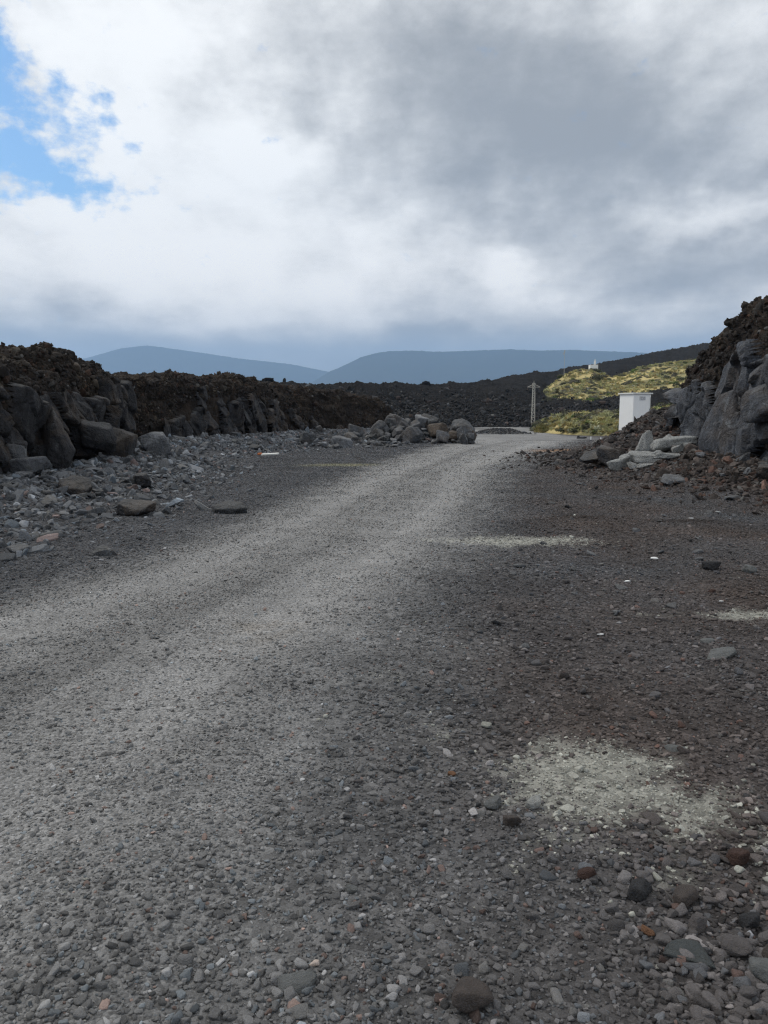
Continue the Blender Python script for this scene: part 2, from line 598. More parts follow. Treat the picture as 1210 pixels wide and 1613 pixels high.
def fields(x, y, grit=True):
    """road mask, pale-grit mask and ground albedo"""
    x, y = np.ravel(x).astype(float), np.ravel(y).astype(float)
    l, r = road_edges(y)
    w1 = fbm(xy0(x, y, 0.8, 2.0), 4)
    w2 = fbm(xy0(x, y, 3.0, 4.0), 4)
    soft = np.interp(y, [2, 6, 12, 30], [.9, .6, .5, .8])
    wob = (w1 * .5 + w2 * .25) * np.interp(y, [2, 10, 40], [.8, .7, 1.6])
    road = ss(-.75, .6, x - l + wob * .8) * ss(-soft * 2.0, soft * 1.6, r - x + wob * 1.6)
    t = (x - l) / (r - l)
    streak = fbm(np.stack([t * 9, y * .05, 0 * t], 1), 3)
    wheel = np.exp(-((t - .25) / .13) ** 2) + np.exp(-((t - .72) / .14) ** 2)
    w3 = fbm(np.stack([x * 5 - y * 1.2, y * 2.2, 0 * x + 8], 1), 4, .6)
    tone = 0.84 + 0.24 * wheel + 0.36 * streak + 0.18 * w1 + 0.22 * w3
    tone = tone * np.interp(y, [1.5, 3, 6], [.96, .97, 1.0])
    far = np.stack([x * .22 + .35 * w1, y * .045, 0 * x], 1)
    tone = np.where(y > 45, 0.80 + .30 * w1 + .55 * fbm(far, 4), tone)
    rc = np.array([0.240, 0.236, 0.230])[None] * np.clip(tone, .5, 1.5)[:, None]
    # beside the road: brown cinder on the right, dark grey chippings on the left
    right = ss(-.3, 1.2, x - r + .5 * w1)
    brown = np.clip(.55 + 1.1 * fbm(xy0(x, y, .45, 11.0), 3), 0, 1) * right
    oc = np.array([0.094, 0.095, 0.100])[None] * (1 - brown[:, None]) + np.array([0.090, 0.072, 0.064])[None] * brown[:, None]
    oc = oc * (1 + .45 * w1 + .2 * w2)[:, None] * np.interp(y, [2.6, 5, 12], [1.14, 1.08, 1.02])[:, None]
    for (px, py, rx, ry) in ((3.1, 11.8, .55, .28), (4.5, 11.3, .6, .25)):
        k = np.exp(-((x - px) / rx) ** 2 - ((y - py) / ry) ** 2) * .75
        oc = oc * (1 - k[:, None]) + np.array([.030, .021, .016])[None] * k[:, None]
    red = np.exp(-((x - 8.0) / 1.0) ** 2 - ((y - 20.5) / 3.0) ** 2) * .9 + np.exp(-((x - 7.6) / .9) ** 2 - ((y - 15.2) / 1.4) ** 2) * .8
    red = np.clip(red, 0, .9)
    oc = oc * (1 - red[:, None]) + np.array([.062, .036, .025])[None] * red[:, None]
    c = oc * (1 - road[:, None]) + rc * road[:, None]
    # pale grit spilled in patches
    g = np.zeros_like(x)
    for (px, py, rx, ry, a) in ((.93, 3.20, .42, .43, 1.15), (1.28, 2.95, .34, .32, .75), (.62, 2.72, .3, .25, .42), (1.1, 2.5, .4, .25, .42),
                                (1.75, 9.55, 1.0, .40, 1.05), (2.55, 9.35, .4, .2, .5), (2.95, 6.0, .42, .2, 1.0), (2.2, 5.95, .5, .1, .42),
                                (.30, 3.75, .3, .3, .35), (.05, 4.5, .25, .4, .35)):
        g = np.maximum(g, a * np.exp(-(((x - px) / rx) ** 2 + ((y - py) / ry) ** 2) * .9))
    n = fbm(xy0(x, y, 4.5, 3.0), 5, .65)
    pale = ss(.22, 1.02, g + n * .85)
    yel = np.exp(-((x + 1.3 - (y - 24) * .25) / 1.1) ** 4 - ((y - 23.7) / .55) ** 2) * .8
    tan = np.exp(-((x + .9) / .3) ** 2 - ((y - 5.6) / .35) ** 2) * ss(-.3, .4, n) * .55
    org = np.exp(-((x - 7.9) / 1.6) ** 4 - ((y - 32.2) / 1.1) ** 2) * .95
    for k, cc in ((pale * (.82 if grit else .0), (.45, .445, .39)), (yel, (.30, .285, .18)), (tan, (.19, .155, .115)), (org, (.34, .21, .13))):
        c = c * (1 - k[:, None]) + np.array(cc)[None] * k[:, None]
    heap = np.exp(-((x - 14.6) / 2.6) ** 4 - ((y - 97) / 4.0) ** 2)[:, None]
    c = c * (1 - heap) + np.array([.045, .045, .047])[None] * heap
    return road, pale, np.clip(c, .012, .6)


# ------------------------------------------------------------------ ground sheet
def levels(core, step, k, far, grow=1.35, lim=60):
    v = [core]
    while v[-1] < far:
        s = max(step, k * v[-1])
        if v[-1] > lim:
            s *= grow ** min(16, (len(v) - n0))
        else:
            n0 = len(v)
        v.append(v[-1] + s)
    return np.array(v)


def build_ground():
    px_ = levels(0.0, .06, .013, 9000, 1.25, 45)
    xs = np.concatenate([-px_[:0:-1], px_])
    py_ = levels(0.6, .04, .0085, 9500, 1.25, 150)
    ys = np.concatenate([[-60, -30, -15, -8, -5, -3, -2, -1.2, -.6, -.2, .1, .35], py_])
    xx, yy = np.meshgrid(xs, ys)
    zz = ground_height(xx, yy)
    rd, _, c = fields(xx, yy)
    c = c * (.72 + .28 * rd)[:, None]        # off the road, shade of the gaps between stones put into the colour
    far = ss(140, 400, np.hypot(xx, yy).ravel())[:, None]
    c = c * (1 - far) + np.array([.03, .03, .03]) * far
    V = np.stack([xx.ravel(), yy.ravel(), zz.ravel()], 1)
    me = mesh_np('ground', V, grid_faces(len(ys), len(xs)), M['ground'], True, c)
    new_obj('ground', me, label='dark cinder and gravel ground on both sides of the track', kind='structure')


def road_lift(t):
    return 0.016 - 0.07 * np.clip(np.abs(t - .5) * 2 - .78, 0, 1) / .42


def build_road():
    ys = [-3.0]
    while ys[-1] < 44:
        ys.append(ys[-1] + max(.05, .009 * ys[-1]))
    ys = np.array(ys)
    ts = np.linspace(-.1, 1.1, 110)
    l, r = road_edges(ys)
    xx = l[:, None] + (r - l)[:, None] * ts[None]
    yy = np.repeat(ys[:, None], len(ts), 1)
    zz = ground_height(xx, yy) + road_lift(ts)[None] * ss(44, 38, yy) - .03 * ss(38, 44, yy)
    c = fields(xx, yy)[2]
    me = mesh_np('gravel_road', np.stack([xx.ravel(), yy.ravel(), zz.ravel()], 1), grid_faces(len(ys), len(ts)), M['road'], True, c)
    new_obj('road', me, label='pale grey packed gravel track curving away between the rock cuts', kind='structure')


build_ground()
build_road()


def surf(x, y):
    """height of the walked surface (track or ground)"""
    l, r = road_edges(y)
    t = (x - l) / (r - l)
    lift = np.where((y < 38) & (t > 0) & (t < 1), np.maximum(road_lift(t), 0), 0)
    return ground_height(x, y) + lift


# ------------------------------------------------------------------ rock shapes
def ico(n):
    import bmesh
    bm = bmesh.new()
    bmesh.ops.create_icosphere(bm, subdivisions=n, radius=1.0)
    V = np.array([v.co[:] for v in bm.verts], np.float32)
    F = np.array([[v.index for v in f.verts] for f in bm.faces], np.int32)
    bm.free()
    V /= np.linalg.norm(V, axis=1)[:, None]
    return V, F


ICO = {n: ico(n) for n in (2, 3, 4, 5)}


def hull_radius(D, N, d, k):
    """radius of the soft intersection of half-spaces n.x < d along directions D"""
    q = np.maximum(D @ N.T, 0) / d[None]
    return (q ** k).sum(1) ** (-1.0 / k)


def rock_verts(seed, sub=3, planes=14, k=18, rough=0.05, scale=(1, 1, 1), fine=2.5):
    r_ = np.random.RandomState(seed)
    D, F = ICO[sub]
    N = r_.normal(size=(planes, 3))
    N = np.concatenate([N, np.eye(3) + r_.normal(0, .22, (3, 3)), -np.eye(3) + r_.normal(0, .22, (3, 3))])
    N /= np.linalg.norm(N, axis=1)[:, None]
    d = r_.uniform(.62, 1.0, len(N))
    rad = hull_radius(D, N, d, k)
    V = D * rad[:, None]
    V = V * (1 + rough * (2 * fbm(V * fine + seed * 3.7, 4) + .9 * fbm(V * fine * 2.3 + seed * 1.7, 3, .6, 'r'))[:, None])
    return (V * np.array(scale)).astype(np.float32), F


def rock_mesh(name, seed, mat, **kw):
    V, F = rock_verts(seed, **kw)
    return mesh_np(name, V, F, mat)


# ------------------------------------------------------------------ instanced stuff
GN_CACHE = {}


def scatter(name, P, rot, scl, idx, col, sources, label, cat=None):
    """one object of uncountable pieces: points that carry small rock or plant meshes"""
    coll = bpy.data.collections.new(name + '_pieces')
    for i, me in enumerate(sources):
        coll.objects.link(bpy.data.objects.new('%s_piece_%02d' % (name, i), me))
    me = bpy.data.meshes.new(name)
    n = len(P)
    me.vertices.add(n)
    me.vertices.foreach_set('co', np.asarray(P, np.float32).ravel())
    for nm, ty, key, v in (('rot', 'FLOAT_VECTOR', 'vector', rot), ('scl', 'FLOAT_VECTOR', 'vector', scl), ('pick', 'INT', 'value', idx)):
        a = me.attributes.new(nm, ty, 'POINT')
        a.data.foreach_set(key, np.ascontiguousarray(v, np.int32 if ty == 'INT' else np.float32).ravel())
    a = me.attributes.new('col', 'FLOAT_COLOR', 'POINT')
    a.data.foreach_set('color', np.concatenate([col, np.ones((n, 1))], 1).astype(np.float32).ravel())
    o = new_obj(name, me, label=label, cat=cat, kind='stuff')
    ng = bpy.data.node_groups.new(name + '_scatter', 'GeometryNodeTree')
    ng.interface.new_socket('Geometry', in_out='INPUT', socket_type='NodeSocketGeometry')
    ng.interface.new_socket('Geometry', in_out='OUTPUT', socket_type='NodeSocketGeometry')
    gi = ng.nodes.new('NodeGroupInput')
    go = ng.nodes.new('NodeGroupOutput')
    ip = ng.nodes.new('GeometryNodeInstanceOnPoints')
    ci = ng.nodes.new('GeometryNodeCollectionInfo')
    ci.inputs['Collection'].default_value = coll
    ci.inputs['Separate Children'].default_value = True
    ci.inputs['Reset Children'].default_value = True
    ip.inputs['Pick Instance'].default_value = True
    ng.links.new(gi.outputs[0], ip.inputs['Points'])
    ng.links.new(ci.outputs[0], ip.inputs['Instance'])
    for nm, ty, sock in (('rot', 'FLOAT_VECTOR', 'Rotation'), ('scl', 'FLOAT_VECTOR', 'Scale'), ('pick', 'INT', 'Instance Index')):
        na = ng.nodes.new('GeometryNodeInputNamedAttribute')
        na.data_type = ty
        na.inputs['Name'].default_value = nm
        ng.links.new(na.outputs['Attribute'], ip.inputs[sock])
    ng.links.new(ip.outputs[0], go.inputs[0])
    md = o.modifiers.new('scatter', 'NODES')
    md.node_group = ng
    return o


PEB = [rock_mesh('pebble_%d' % i, 100 + i, M['pebble'], sub=3, planes=9, k=18 + 8 * (i % 5), rough=.045, fine=1.9) for i in range(14)]
CLK = [rock_mesh('clinker_%d' % i, 200 + i, M['pebble'], sub=3, planes=8, k=18, rough=.16, fine=2.4) for i in range(8)]
CHIP = [rock_mesh('chip_%d' % i, 300 + i, M['pebble'], sub=4, planes=6, k=90, rough=.02) for i in range(10)]


def stone_tones(base, rng_, spread=.32, redp=.10, palep=.05):
    n = len(base)
    c = base * np.exp(rng_.normal(0, spread, n))[:, None]
    k = rng_.rand(n)
    red = k < redp
    c[red] *= np.array([1.25, .93, .82])
    pl = k > 1 - palep
    c[pl] = c[pl] * .4 + np.array([.21, .205, .195]) * .6
    blue = (k > .5) & (k < .62)
    c[blue] *= np.array([.92, 1.02, 1.10])
    return np.clip(c, .012, .62)


def build_gravel():
    g = np.random.RandomState(11)
    # y drawn with a density that follows how large a pebble shows
    yg = np.linspace(.85, 46, 4000)
    spacing = .0078 + .0028 * yg
    dens = (1.30 * yg + 3.6) / spacing ** 2
    N = int(dens.sum() * (yg[1] - yg[0]))
    cdf = np.cumsum(dens)
    cdf /= cdf[-1]
    y = np.interp(g.rand(N), cdf, yg)
    x = (g.rand(N) * 2 - 1) * (.65 * y + 1.8)
    dl, dr = poly_dist(x, y, LEFT_LINE), poly_dist(x, y, RIGHT_LINE)
    ok = ~((x < -6) & (dl > 1.0) & (x < np.interp(y, LEFT_LINE[:8, 1], LEFT_LINE[:8, 0]))) & (x < np.interp(y, RIGHT_LINE[:, 1], RIGHT_LINE[:, 0]) + .5)
    x, y = x[ok], y[ok]
    road, pale, c = fields(x, y)
    sp = .0078 + .0028 * y
    coarse = fbm(xy0(x, y, .9, 21.0), 3)
    corner = ss(.45, 1.0, x) * ss(2.9, 2.1, y) * .35
    med = (.0134 - .0046 * road) * (1 + .45 * coarse) * (1 + corner)
    med = med * (1 - .42 * pale)
    size = med * np.exp(g.normal(0, .52, len(x)))
    size = np.clip(size, .50 * sp, .070 - .036 * road)
    # the packed track keeps fewer loose stones, and the wheel lines fewest
    l, r = road_edges(y)
    t = (x - l) / (r - l)
    wheel = np.exp(-((t - .25) / .13) ** 2) + np.exp(-((t - .72) / .14) ** 2)
    patch = fbm(xy0(x, y, 1.7, 31.0), 3)
    keepp = 1 - road * np.clip(.30 + .30 * wheel + 1.1 * patch - .30 * ss(4.5, 2, y), 0, .88)
    keepp = np.where(road > .5, keepp * np.interp(y, [3, 8, 20], [1, .85, .6]), keepp)
    keep = g.rand(len(x)) < keepp
    x, y, road, pale, c, size = (q[keep] for q in (x, y, road, pale, c, size))
    n = len(x)
    grit = g.rand(n) < pale * .92
    c = fields_dark(x, y)
    col = stone_tones(c * np.interp(road, [0, 1], [1.22, 1.12])[:, None], g, .37, .03, .05)
    col[grit] = np.array([.47, .465, .41])[None] * np.exp(g.normal(0, .22, grit.sum()))[:, None]
    scl = size[:, None] * .5 * np.stack([g.uniform(.85, 1.3, n), g.uniform(.65, 1.0, n), g.uniform(.42, .75, n)], 1)
    z = surf(x, y) + scl[:, 2] * g.uniform(.1, .7, n)
    rot = np.stack([g.normal(0, .35, n), g.normal(0, .35, n), g.uniform(0, 6.283, n)], 1)
    P = np.stack([x, y, z], 1)
    idx = g.randint(0, len(PEB), n)
    a = grit
    b = ~a & (road > .5)
    d = ~a & ~b
    for m, nm, lb in ((a, 'pale_grit', 'pale grey-white grit spilled in patches over the dark gravel'),
                      (b, 'track_gravel', 'fine grey gravel lying loose on the packed track'),
                      (d, 'cinder_gravel', 'dark grey and brown cinder gravel beside the track')):
        scatter(nm, P[m], rot[m], scl[m], idx[m], col[m], PEB, lb)
    print('gravel', n)


build_gravel()

# ------------------------------------------------------------------ rock cuts
def cliff_frame(L, side):
    """resampled line, outward normal and arc length"""
    C = chaikin(L, 2)
    seg = np.hypot(*np.diff(C, axis=0).T)
    s = np.concatenate([[0], np.cumsum(seg)])
    return C, s, side


def along(fr, s):
    C, S, side = fr
    x, y = np.interp(s, S, C[:, 0]), np.interp(s, S, C[:, 1])
    e = .35
    tx = np.interp(s + e, S, C[:, 0]) - np.interp(s - e, S, C[:, 0])
    ty = np.interp(s + e, S, C[:, 1]) - np.interp(s - e, S, C[:, 1])
    q = np.hypot(tx, ty)
    return x, y, ty / q * side, -tx / q * side


def s_of_y(fr, y):
    C, S, _ = fr
    return float(np.interp(y, C[:, 1], S)) if np.all(np.diff(C[:, 1]) > 0) else float(S[np.argmin(np.abs(C[:, 1] - y))])


def build_cliff(name, fr, s0, s1, top, face, label, seed, ds=.05, back=5.0, rough=1.25):
    """top(s), face(s): height of the bank and of its steep rock part"""
    ss_ = np.arange(s0, s1, ds)
    x, y, nx, ny = along(fr, ss_)
    H, Fh = top(ss_), face(ss_)
    prof_t = np.concatenate([np.linspace(0, 1, 34), np.linspace(1, 2, 30)[1:], np.linspace(2, 3, 22)[1:]])
    V = np.zeros((len(ss_), len(prof_t), 3))
    for j, t in enumerate(prof_t):
        if t <= 1:      # steep face
            out = -.10 - .10 * t
            z = -.5 + (Fh + .5) * t
        elif t <= 2:    # clinker shoulder
            k = t - 1
            out = -.2 - .95 * k ** 1.2
            z = Fh + (H - Fh) * np.sin(k * math.pi / 2) ** .9
        else:
            k = t - 2
            out = -1.15 - (back - 1.1) * k
            z = H + .12 * k
        V[:, j, 0] = x + nx * out
        V[:, j, 1] = y + ny * out
        V[:, j, 2] = z
    du = np.gradient(V, axis=0)
    dv = np.gradient(V, axis=1)
    Nn = np.cross(du, dv)
    Nn /= np.linalg.norm(Nn, axis=2)[:, :, None] + 1e-9
    if (Nn[:, 10, 0] * nx + Nn[:, 10, 1] * ny).mean() < 0:
        Nn = -Nn
    P = V.reshape(-1, 3)
    shoulder = ss(.7, 1.4, np.tile(prof_t, len(ss_)))
    d = .30 * fbm(P * .9 + seed, 3) + .20 * fbm(P * 2.1 + seed, 4, .55, 'b') + .09 * fbm(P * 6.5 + seed, 3, .6, 'b')
    d = d * (.55 + .75 * shoulder) * rough
    P = P + Nn.reshape(-1, 3) * d[:, None]
    F = grid_faces(len(ss_), len(prof_t))
    me = mesh_np(name, P, F, M['clinker'])
    o = new_obj(name, me, label=label, cat='cliff', kind='structure')
    grid = P.reshape(len(ss_), len(prof_t), 3)
    return o, grid, prof_t


def build_blocks(parent, fr, s0, s1, face, mat, seed, cell=.75, drop=.08, step=.03, tall=1.5, zmin=-.35, amp=.13, tilt=.30, chip=1.2):
    """jointed basalt: the face is broken into fitted blocks, each with its own fracture plane and chipped edges"""
    g = np.random.RandomState(seed)
    sg = np.arange(s0, s1, step)
    zmax = float(face(np.linspace(s0, s1, 60)).max()) + .45
    zg = np.arange(zmin, zmax, step)
    Sg, Zg = np.meshgrid(sg, zg, indexing='ij')
    ns, nz = Sg.shape
    # joint pattern on the unrolled face, bent by noise
    sites = []
    for _ in range(4000):
        c = (g.uniform(s0 - .3, s1 + .3), g.uniform(zmin - .2, zmax))
        md = cell * g.uniform(.42, 1.0)
        if all(((c[0] - q[0]) ** 2 + ((c[1] - q[1]) / tall) ** 2) > md * md for q in sites):
            sites.append(c)
    S = np.array(sites)
    pw = np.stack([Sg.ravel(), Zg.ravel(), np.full(Sg.size, float(seed))], 1)
    ws = Sg.ravel() + .18 * fbm(pw * 1.3, 2) + .02 * fbm(pw * 4, 1) + .18 * (Zg.ravel() - 1) * math.sin(seed)
    wz = Zg.ravel() + .18 * fbm(pw * 1.3 + 40, 2) + .02 * fbm(pw * 4 + 40, 1)

    def cells(P, a, b, asp):
        d1 = np.full(len(a), 1e9)
        d2 = np.full(len(a), 1e9)
        ix = np.zeros(len(a), int)
        for k in range(len(P)):
            d = np.hypot(a - P[k, 0], (b - P[k, 1]) / asp)
            new = d < d1
            d2 = np.where(new, d1, np.minimum(d2, d))
            ix = np.where(new, k, ix)
            d1 = np.where(new, d, d1)
        return ix, d2 - d1, d1

    ix, edge, d1 = cells(S, ws, wz, tall)
    n = len(S)
    off = g.normal(0, amp, n)
    ta = np.clip(g.normal(0, tilt, n), -.6, .6)
    tb = np.clip(g.normal(-.06, tilt, n), -.6, .5)
    # smaller broken facets inside the blocks
    n2 = int((s1 - s0) * (zmax - zmin) / (cell * .46) ** 2)
    S2 = np.stack([g.uniform(s0, s1, n2), g.uniform(zmin, zmax, n2)], 1)
    ix2 = np.zeros(len(ws), int)
    e2 = np.zeros(len(ws))
    o2 = np.argsort(S2[:, 0])
    S2 = S2[o2]
    for a in np.arange(s0 - 1, s1 + 1, 1.0):          # in strips, to keep it quick
        m = (ws >= a) & (ws < a + 1)
        near = np.where((S2[:, 0] > a - .9) & (S2[:, 0] < a + 1.9))[0]
        if m.any() and len(near) > 1:
            q, e, _ = cells(S2[near], ws[m], wz[m], tall)
            ix2[m], e2[m] = near[q], e
    ta2, tb2, of2 = g.normal(0, .26 * chip, n2), g.normal(0, .20 * chip, n2), g.normal(0, .03 * chip, n2)
    h0 = of2[ix2] + ta2[ix2] * (ws - S2[ix2, 0]) + tb2[ix2] * (wz - S2[ix2, 1])
    h0 -= .035 * (1 - ss(0, .04, e2))
    x, y, nx, ny = along(fr, sg)
    fh = face(sg)
    rel = np.clip(Zg / np.maximum(fh[:, None], .4), 0, 1.3).ravel()
    h0 += .40 * fbm(pw * .45 + 7, 3) + .22 - .30 * rel
    h0 += (.030 * fbm(pw * 3.1 + 3, 4) + .016 * fbm(pw * 8 + 5, 3, .6, 'r') + .006 * fbm(pw * 24 + 5, 2)) * chip
    NX, NY = np.repeat(nx, nz), np.repeat(ny, nz)
    BX, BY = np.repeat(x, nz), np.repeat(y, nz)
    BZ = Zg.ravel() + .05 * fbm(pw * 2.2 + 60, 2)
    Q = grid_faces(ns, nz)
    made = 0
    for k in range(n):
        top_here = float(face(np.array([S[k, 0]]))[0]) + .12 * g.normal()
        if S[k, 1] > top_here or g.rand() < drop:
            continue
        dk = np.hypot(ws - S[k, 0], (wz - S[k, 1]) / tall)
        e = np.where(ix == k, edge, d1 - dk)          # > 0 inside the joint, < 0 beyond it
        inside = (e > -.06) & (Zg.ravel() < np.repeat(fh, nz) + .16)
        q = Q[inside[Q].all(1)]
        if len(q) < 30:
            continue
        used, inv = np.unique(q, return_inverse=True)
        e = e[used]
        h = h0[used] + off[k] + ta[k] * (ws[used] - S[k, 0]) + tb[k] * (wz[used] - S[k, 1])
        mid = h.mean()
        h = mid + .34 * np.tanh((h - mid) / .34)
        h = .42 * np.tanh(h / .42)
        h -= .34 * ss(.022, -.07, e) + .045 * (1 - ss(.0, .11, e)) ** 2
        P = np.stack([BX[used] + NX[used] * h, BY[used] + NY[used] * h, BZ[used]], 1)
        c = P.mean(0)
        me = mesh_np('rock_block', P - c, inv.reshape(q.shape), mat, False)
        new_obj('rock_block', me, parent, loc=tuple(float(t) for t in c))
        made += 1
    return made


def block_custom(parent, c, size, rot, mat, seed, k=16, sub=4, rough=.035, planes=12, name='rock_block'):
    V, F = rock_verts(seed, sub=sub, planes=planes, k=k, rough=rough, scale=size)
    return new_obj(name, mesh_np(name, V, F, mat), parent, loc=c, rot=tuple(R(q) for q in rot))


def clinker_points(grid, prof_t, n, g, tmin=.9, tmax=2.35):
    ok = np.where((prof_t >= tmin) & (prof_t <= tmax))[0]
    i = g.randint(0, grid.shape[0] - 1, n)
    j = ok[g.randint(0, len(ok) - 1, n)]
    a, b = g.rand(n)[:, None], g.rand(n)[:, None]
    return (grid[i, j] * (1 - a) + grid[i + 1, j] * a) * (1 - b) + grid[i, j + 1] * b


FL = cliff_frame(LEFT_LINE, 1)
FR_ = cliff_frame(RIGHT_LINE, -1)
sA0, sA1 = s_of_y(FL, 5.5), s_of_y(FL, 24.0)
sB1 = s_of_y(FL, 39.5)
sC1 = float(FL[1][-1]) - .2
CA, SA, _ = FL


def tabl(fr, rows):
    rows = sorted((s_of_y(fr, y), v) for y, v in rows)
    a = np.array(rows)
    return lambda s: np.interp(s, a[:, 0], a[:, 1])


topA = tabl(FL, [(5, 2.8), (12, 2.75), (14.5, 2.8), (16.5, 2.85), (18, 3.1), (19.2, 3.12), (20.3, 2.85), (21.6, 2.95), (22.6, 2.7), (25, 2.5)])
faceA = tabl(FL, [(5, 1.9), (13, 1.95), (15, 2.05), (16.5, 1.9), (18, 2.15), (19.5, 2.35), (21.5, 2.3), (22.6, 1.8), (24, .9)])
topB = tabl(FL, [(24, 2.6), (26, 2.7), (29, 2.9), (32, 3.05), (36, 3.2), (38, 3.2), (41, 2.9)])
faceB = tabl(FL, [(24, .4), (27, .5), (29.2, 1.6), (30.5, 2.5), (33.5, 2.6), (36, 2.4), (38, 2.1), (40, 1.6)])
topC = tabl(FL, [(38.5, 3.1), (42, 3.0), (45, 2.9), (47, 2.5), (49.5, 2.0), (53, 1.6), (57, 1.4)])
faceC = tabl(FL, [(38.5, 2.0), (41, 1.6), (43, .9), (47, .4), (57, .3)])
topR = tabl(FR_, [(6, 5.6), (13, 5.3), (16, 4.95), (18, 4.55), (20, 4.05), (22, 3.45), (23.5, 2.95), (25, 2.2), (26.5, 1.7)])
faceR = tabl(FR_, [(6, 3.5), (16, 3.3), (18, 3.0), (20, 2.6), (22, 2.2), (23.2, 1.95), (24.5, 1.3), (26.5, .7)])

cliffA, gA, tA = build_cliff('rock_cliff', FL, sA0, sA1, topA, faceA, 'dark rock cut with brown clinker cap nearest on the left of the track', 1.0, rough=.95)
cliffB, gB, tB = build_cliff('rock_cliff', FL, sA1 - .3, sB1, topB, faceB, 'lower middle rock cut on the left with a smooth grey face in brown rubble', 2.0, ds=.07)
cliffC, gC, tC = build_cliff('rock_cliff', FL, sB1 - .3, sC1, topC, faceC, 'farthest low brown bank on the left behind the boulder heap at the bend', 3.0, ds=.09)
cliffR, gR, tR = build_cliff('rock_cliff', FR_, s_of_y(FR_, 10), float(FR_[1][-1]) - .2, topR, faceR, 'tall blue-grey basalt cut with rubbly dark top at the right edge', 4.0, ds=.05, back=7.0)

nb = build_blocks(cliffA, FL, s_of_y(FL, 12.0), s_of_y(FL, 22.5), faceA, M['basalt_left'], 51, 1.0, amp=.11, tilt=.26)
nb += build_blocks(cliffB, FL, s_of_y(FL, 28.6), sB1, faceB, M['basalt_left'], 52, 1.25, .10, .045, amp=.10, tilt=.24)
nb += build_blocks(cliffC, FL, sB1, s_of_y(FL, 45.5), faceC, M['basalt_left'], 53, .8, .25, .06)
nb += build_blocks(cliffR, FR_, s_of_y(FR_, 13.0), s_of_y(FR_, 24.3), faceR, M['basalt'], 54, 1.15, .03, .035, tall=1.8, amp=.13, tilt=.24, chip=1.25)
print('blocks', nb)
# singular blocks one can point to
block_custom(cliffA, (-6.6, 15.7, .95), (.34, .40, .62), (0, 160, 20), M['basalt_left'], 61, 40, rough=.07)
block_custom(cliffA, (-6.45, 17.3, 1.05), (.46, .46, .42), (10, 15, 40), M['basalt_left'], 62, 50, rough=.07)
block_custom(cliffA, (-6.5, 18.7, .75), (.6, .62, .55), (0, 12, 10), M['basalt_left'], 63, 50, rough=.07)
block_custom(cliffR, (8.45, 21.9, 2.05), (.62, .7, .2), (8, -14, 20), M['basalt'], 64, 60, rough=.07)
block_custom(cliffR, (8.25, 18.4, 1.15), (.55, .85, 1.05), (0, 6, 20), M['basalt'], 65, 26)
block_custom(cliffR, (8.2, 16.6, 1.75), (.5, .7, .45), (10, -10, 0), M['basalt'], 66, 30)


def build_clinker():
    g = np.random.RandomState(21)
    for grid, t, n, nm, lb, smax, red in (
            (gA, tA, 20000, 'clinker_rubble', 'loose brown clinker covering the cap of the near left rock cut', .13, .10),
            (gB, tB, 14000, 'clinker_rubble', 'loose brown clinker over the middle left rock cut', .15, .1),
            (gC, tC, 9000, 'clinker_rubble', 'loose brown clinker over the far left bank', .17, .2),
            (gR, tR, 16000, 'clinker_rubble', 'dark rubbly clinker over the top of the right cliff', .14, .2)):
        P = clinker_points(grid, t, n, g)
        size = np.clip(.024 * np.exp(g.normal(0, .55, n)), .010, smax)
        base = np.array([.033, .028, .025])[None] * np.ones((n, 1))
        warm = ss(-.1, .35, fbm(P * .8, 3))[:, None]
        base = base * (1 - warm) + np.array([.056, .044, .033])[None] * warm
        col = stone_tones(base, g, .35, red, .02)
        scl = size[:, None] * np.stack([g.uniform(.8, 1.3, n), g.uniform(.7, 1.1, n), g.uniform(.6, 1.0, n)], 1)
        scatter(nm, P, g.uniform(0, 6.28, (n, 3)), scl, g.randint(0, len(CLK), n), col, CLK, lb)


build_clinker()

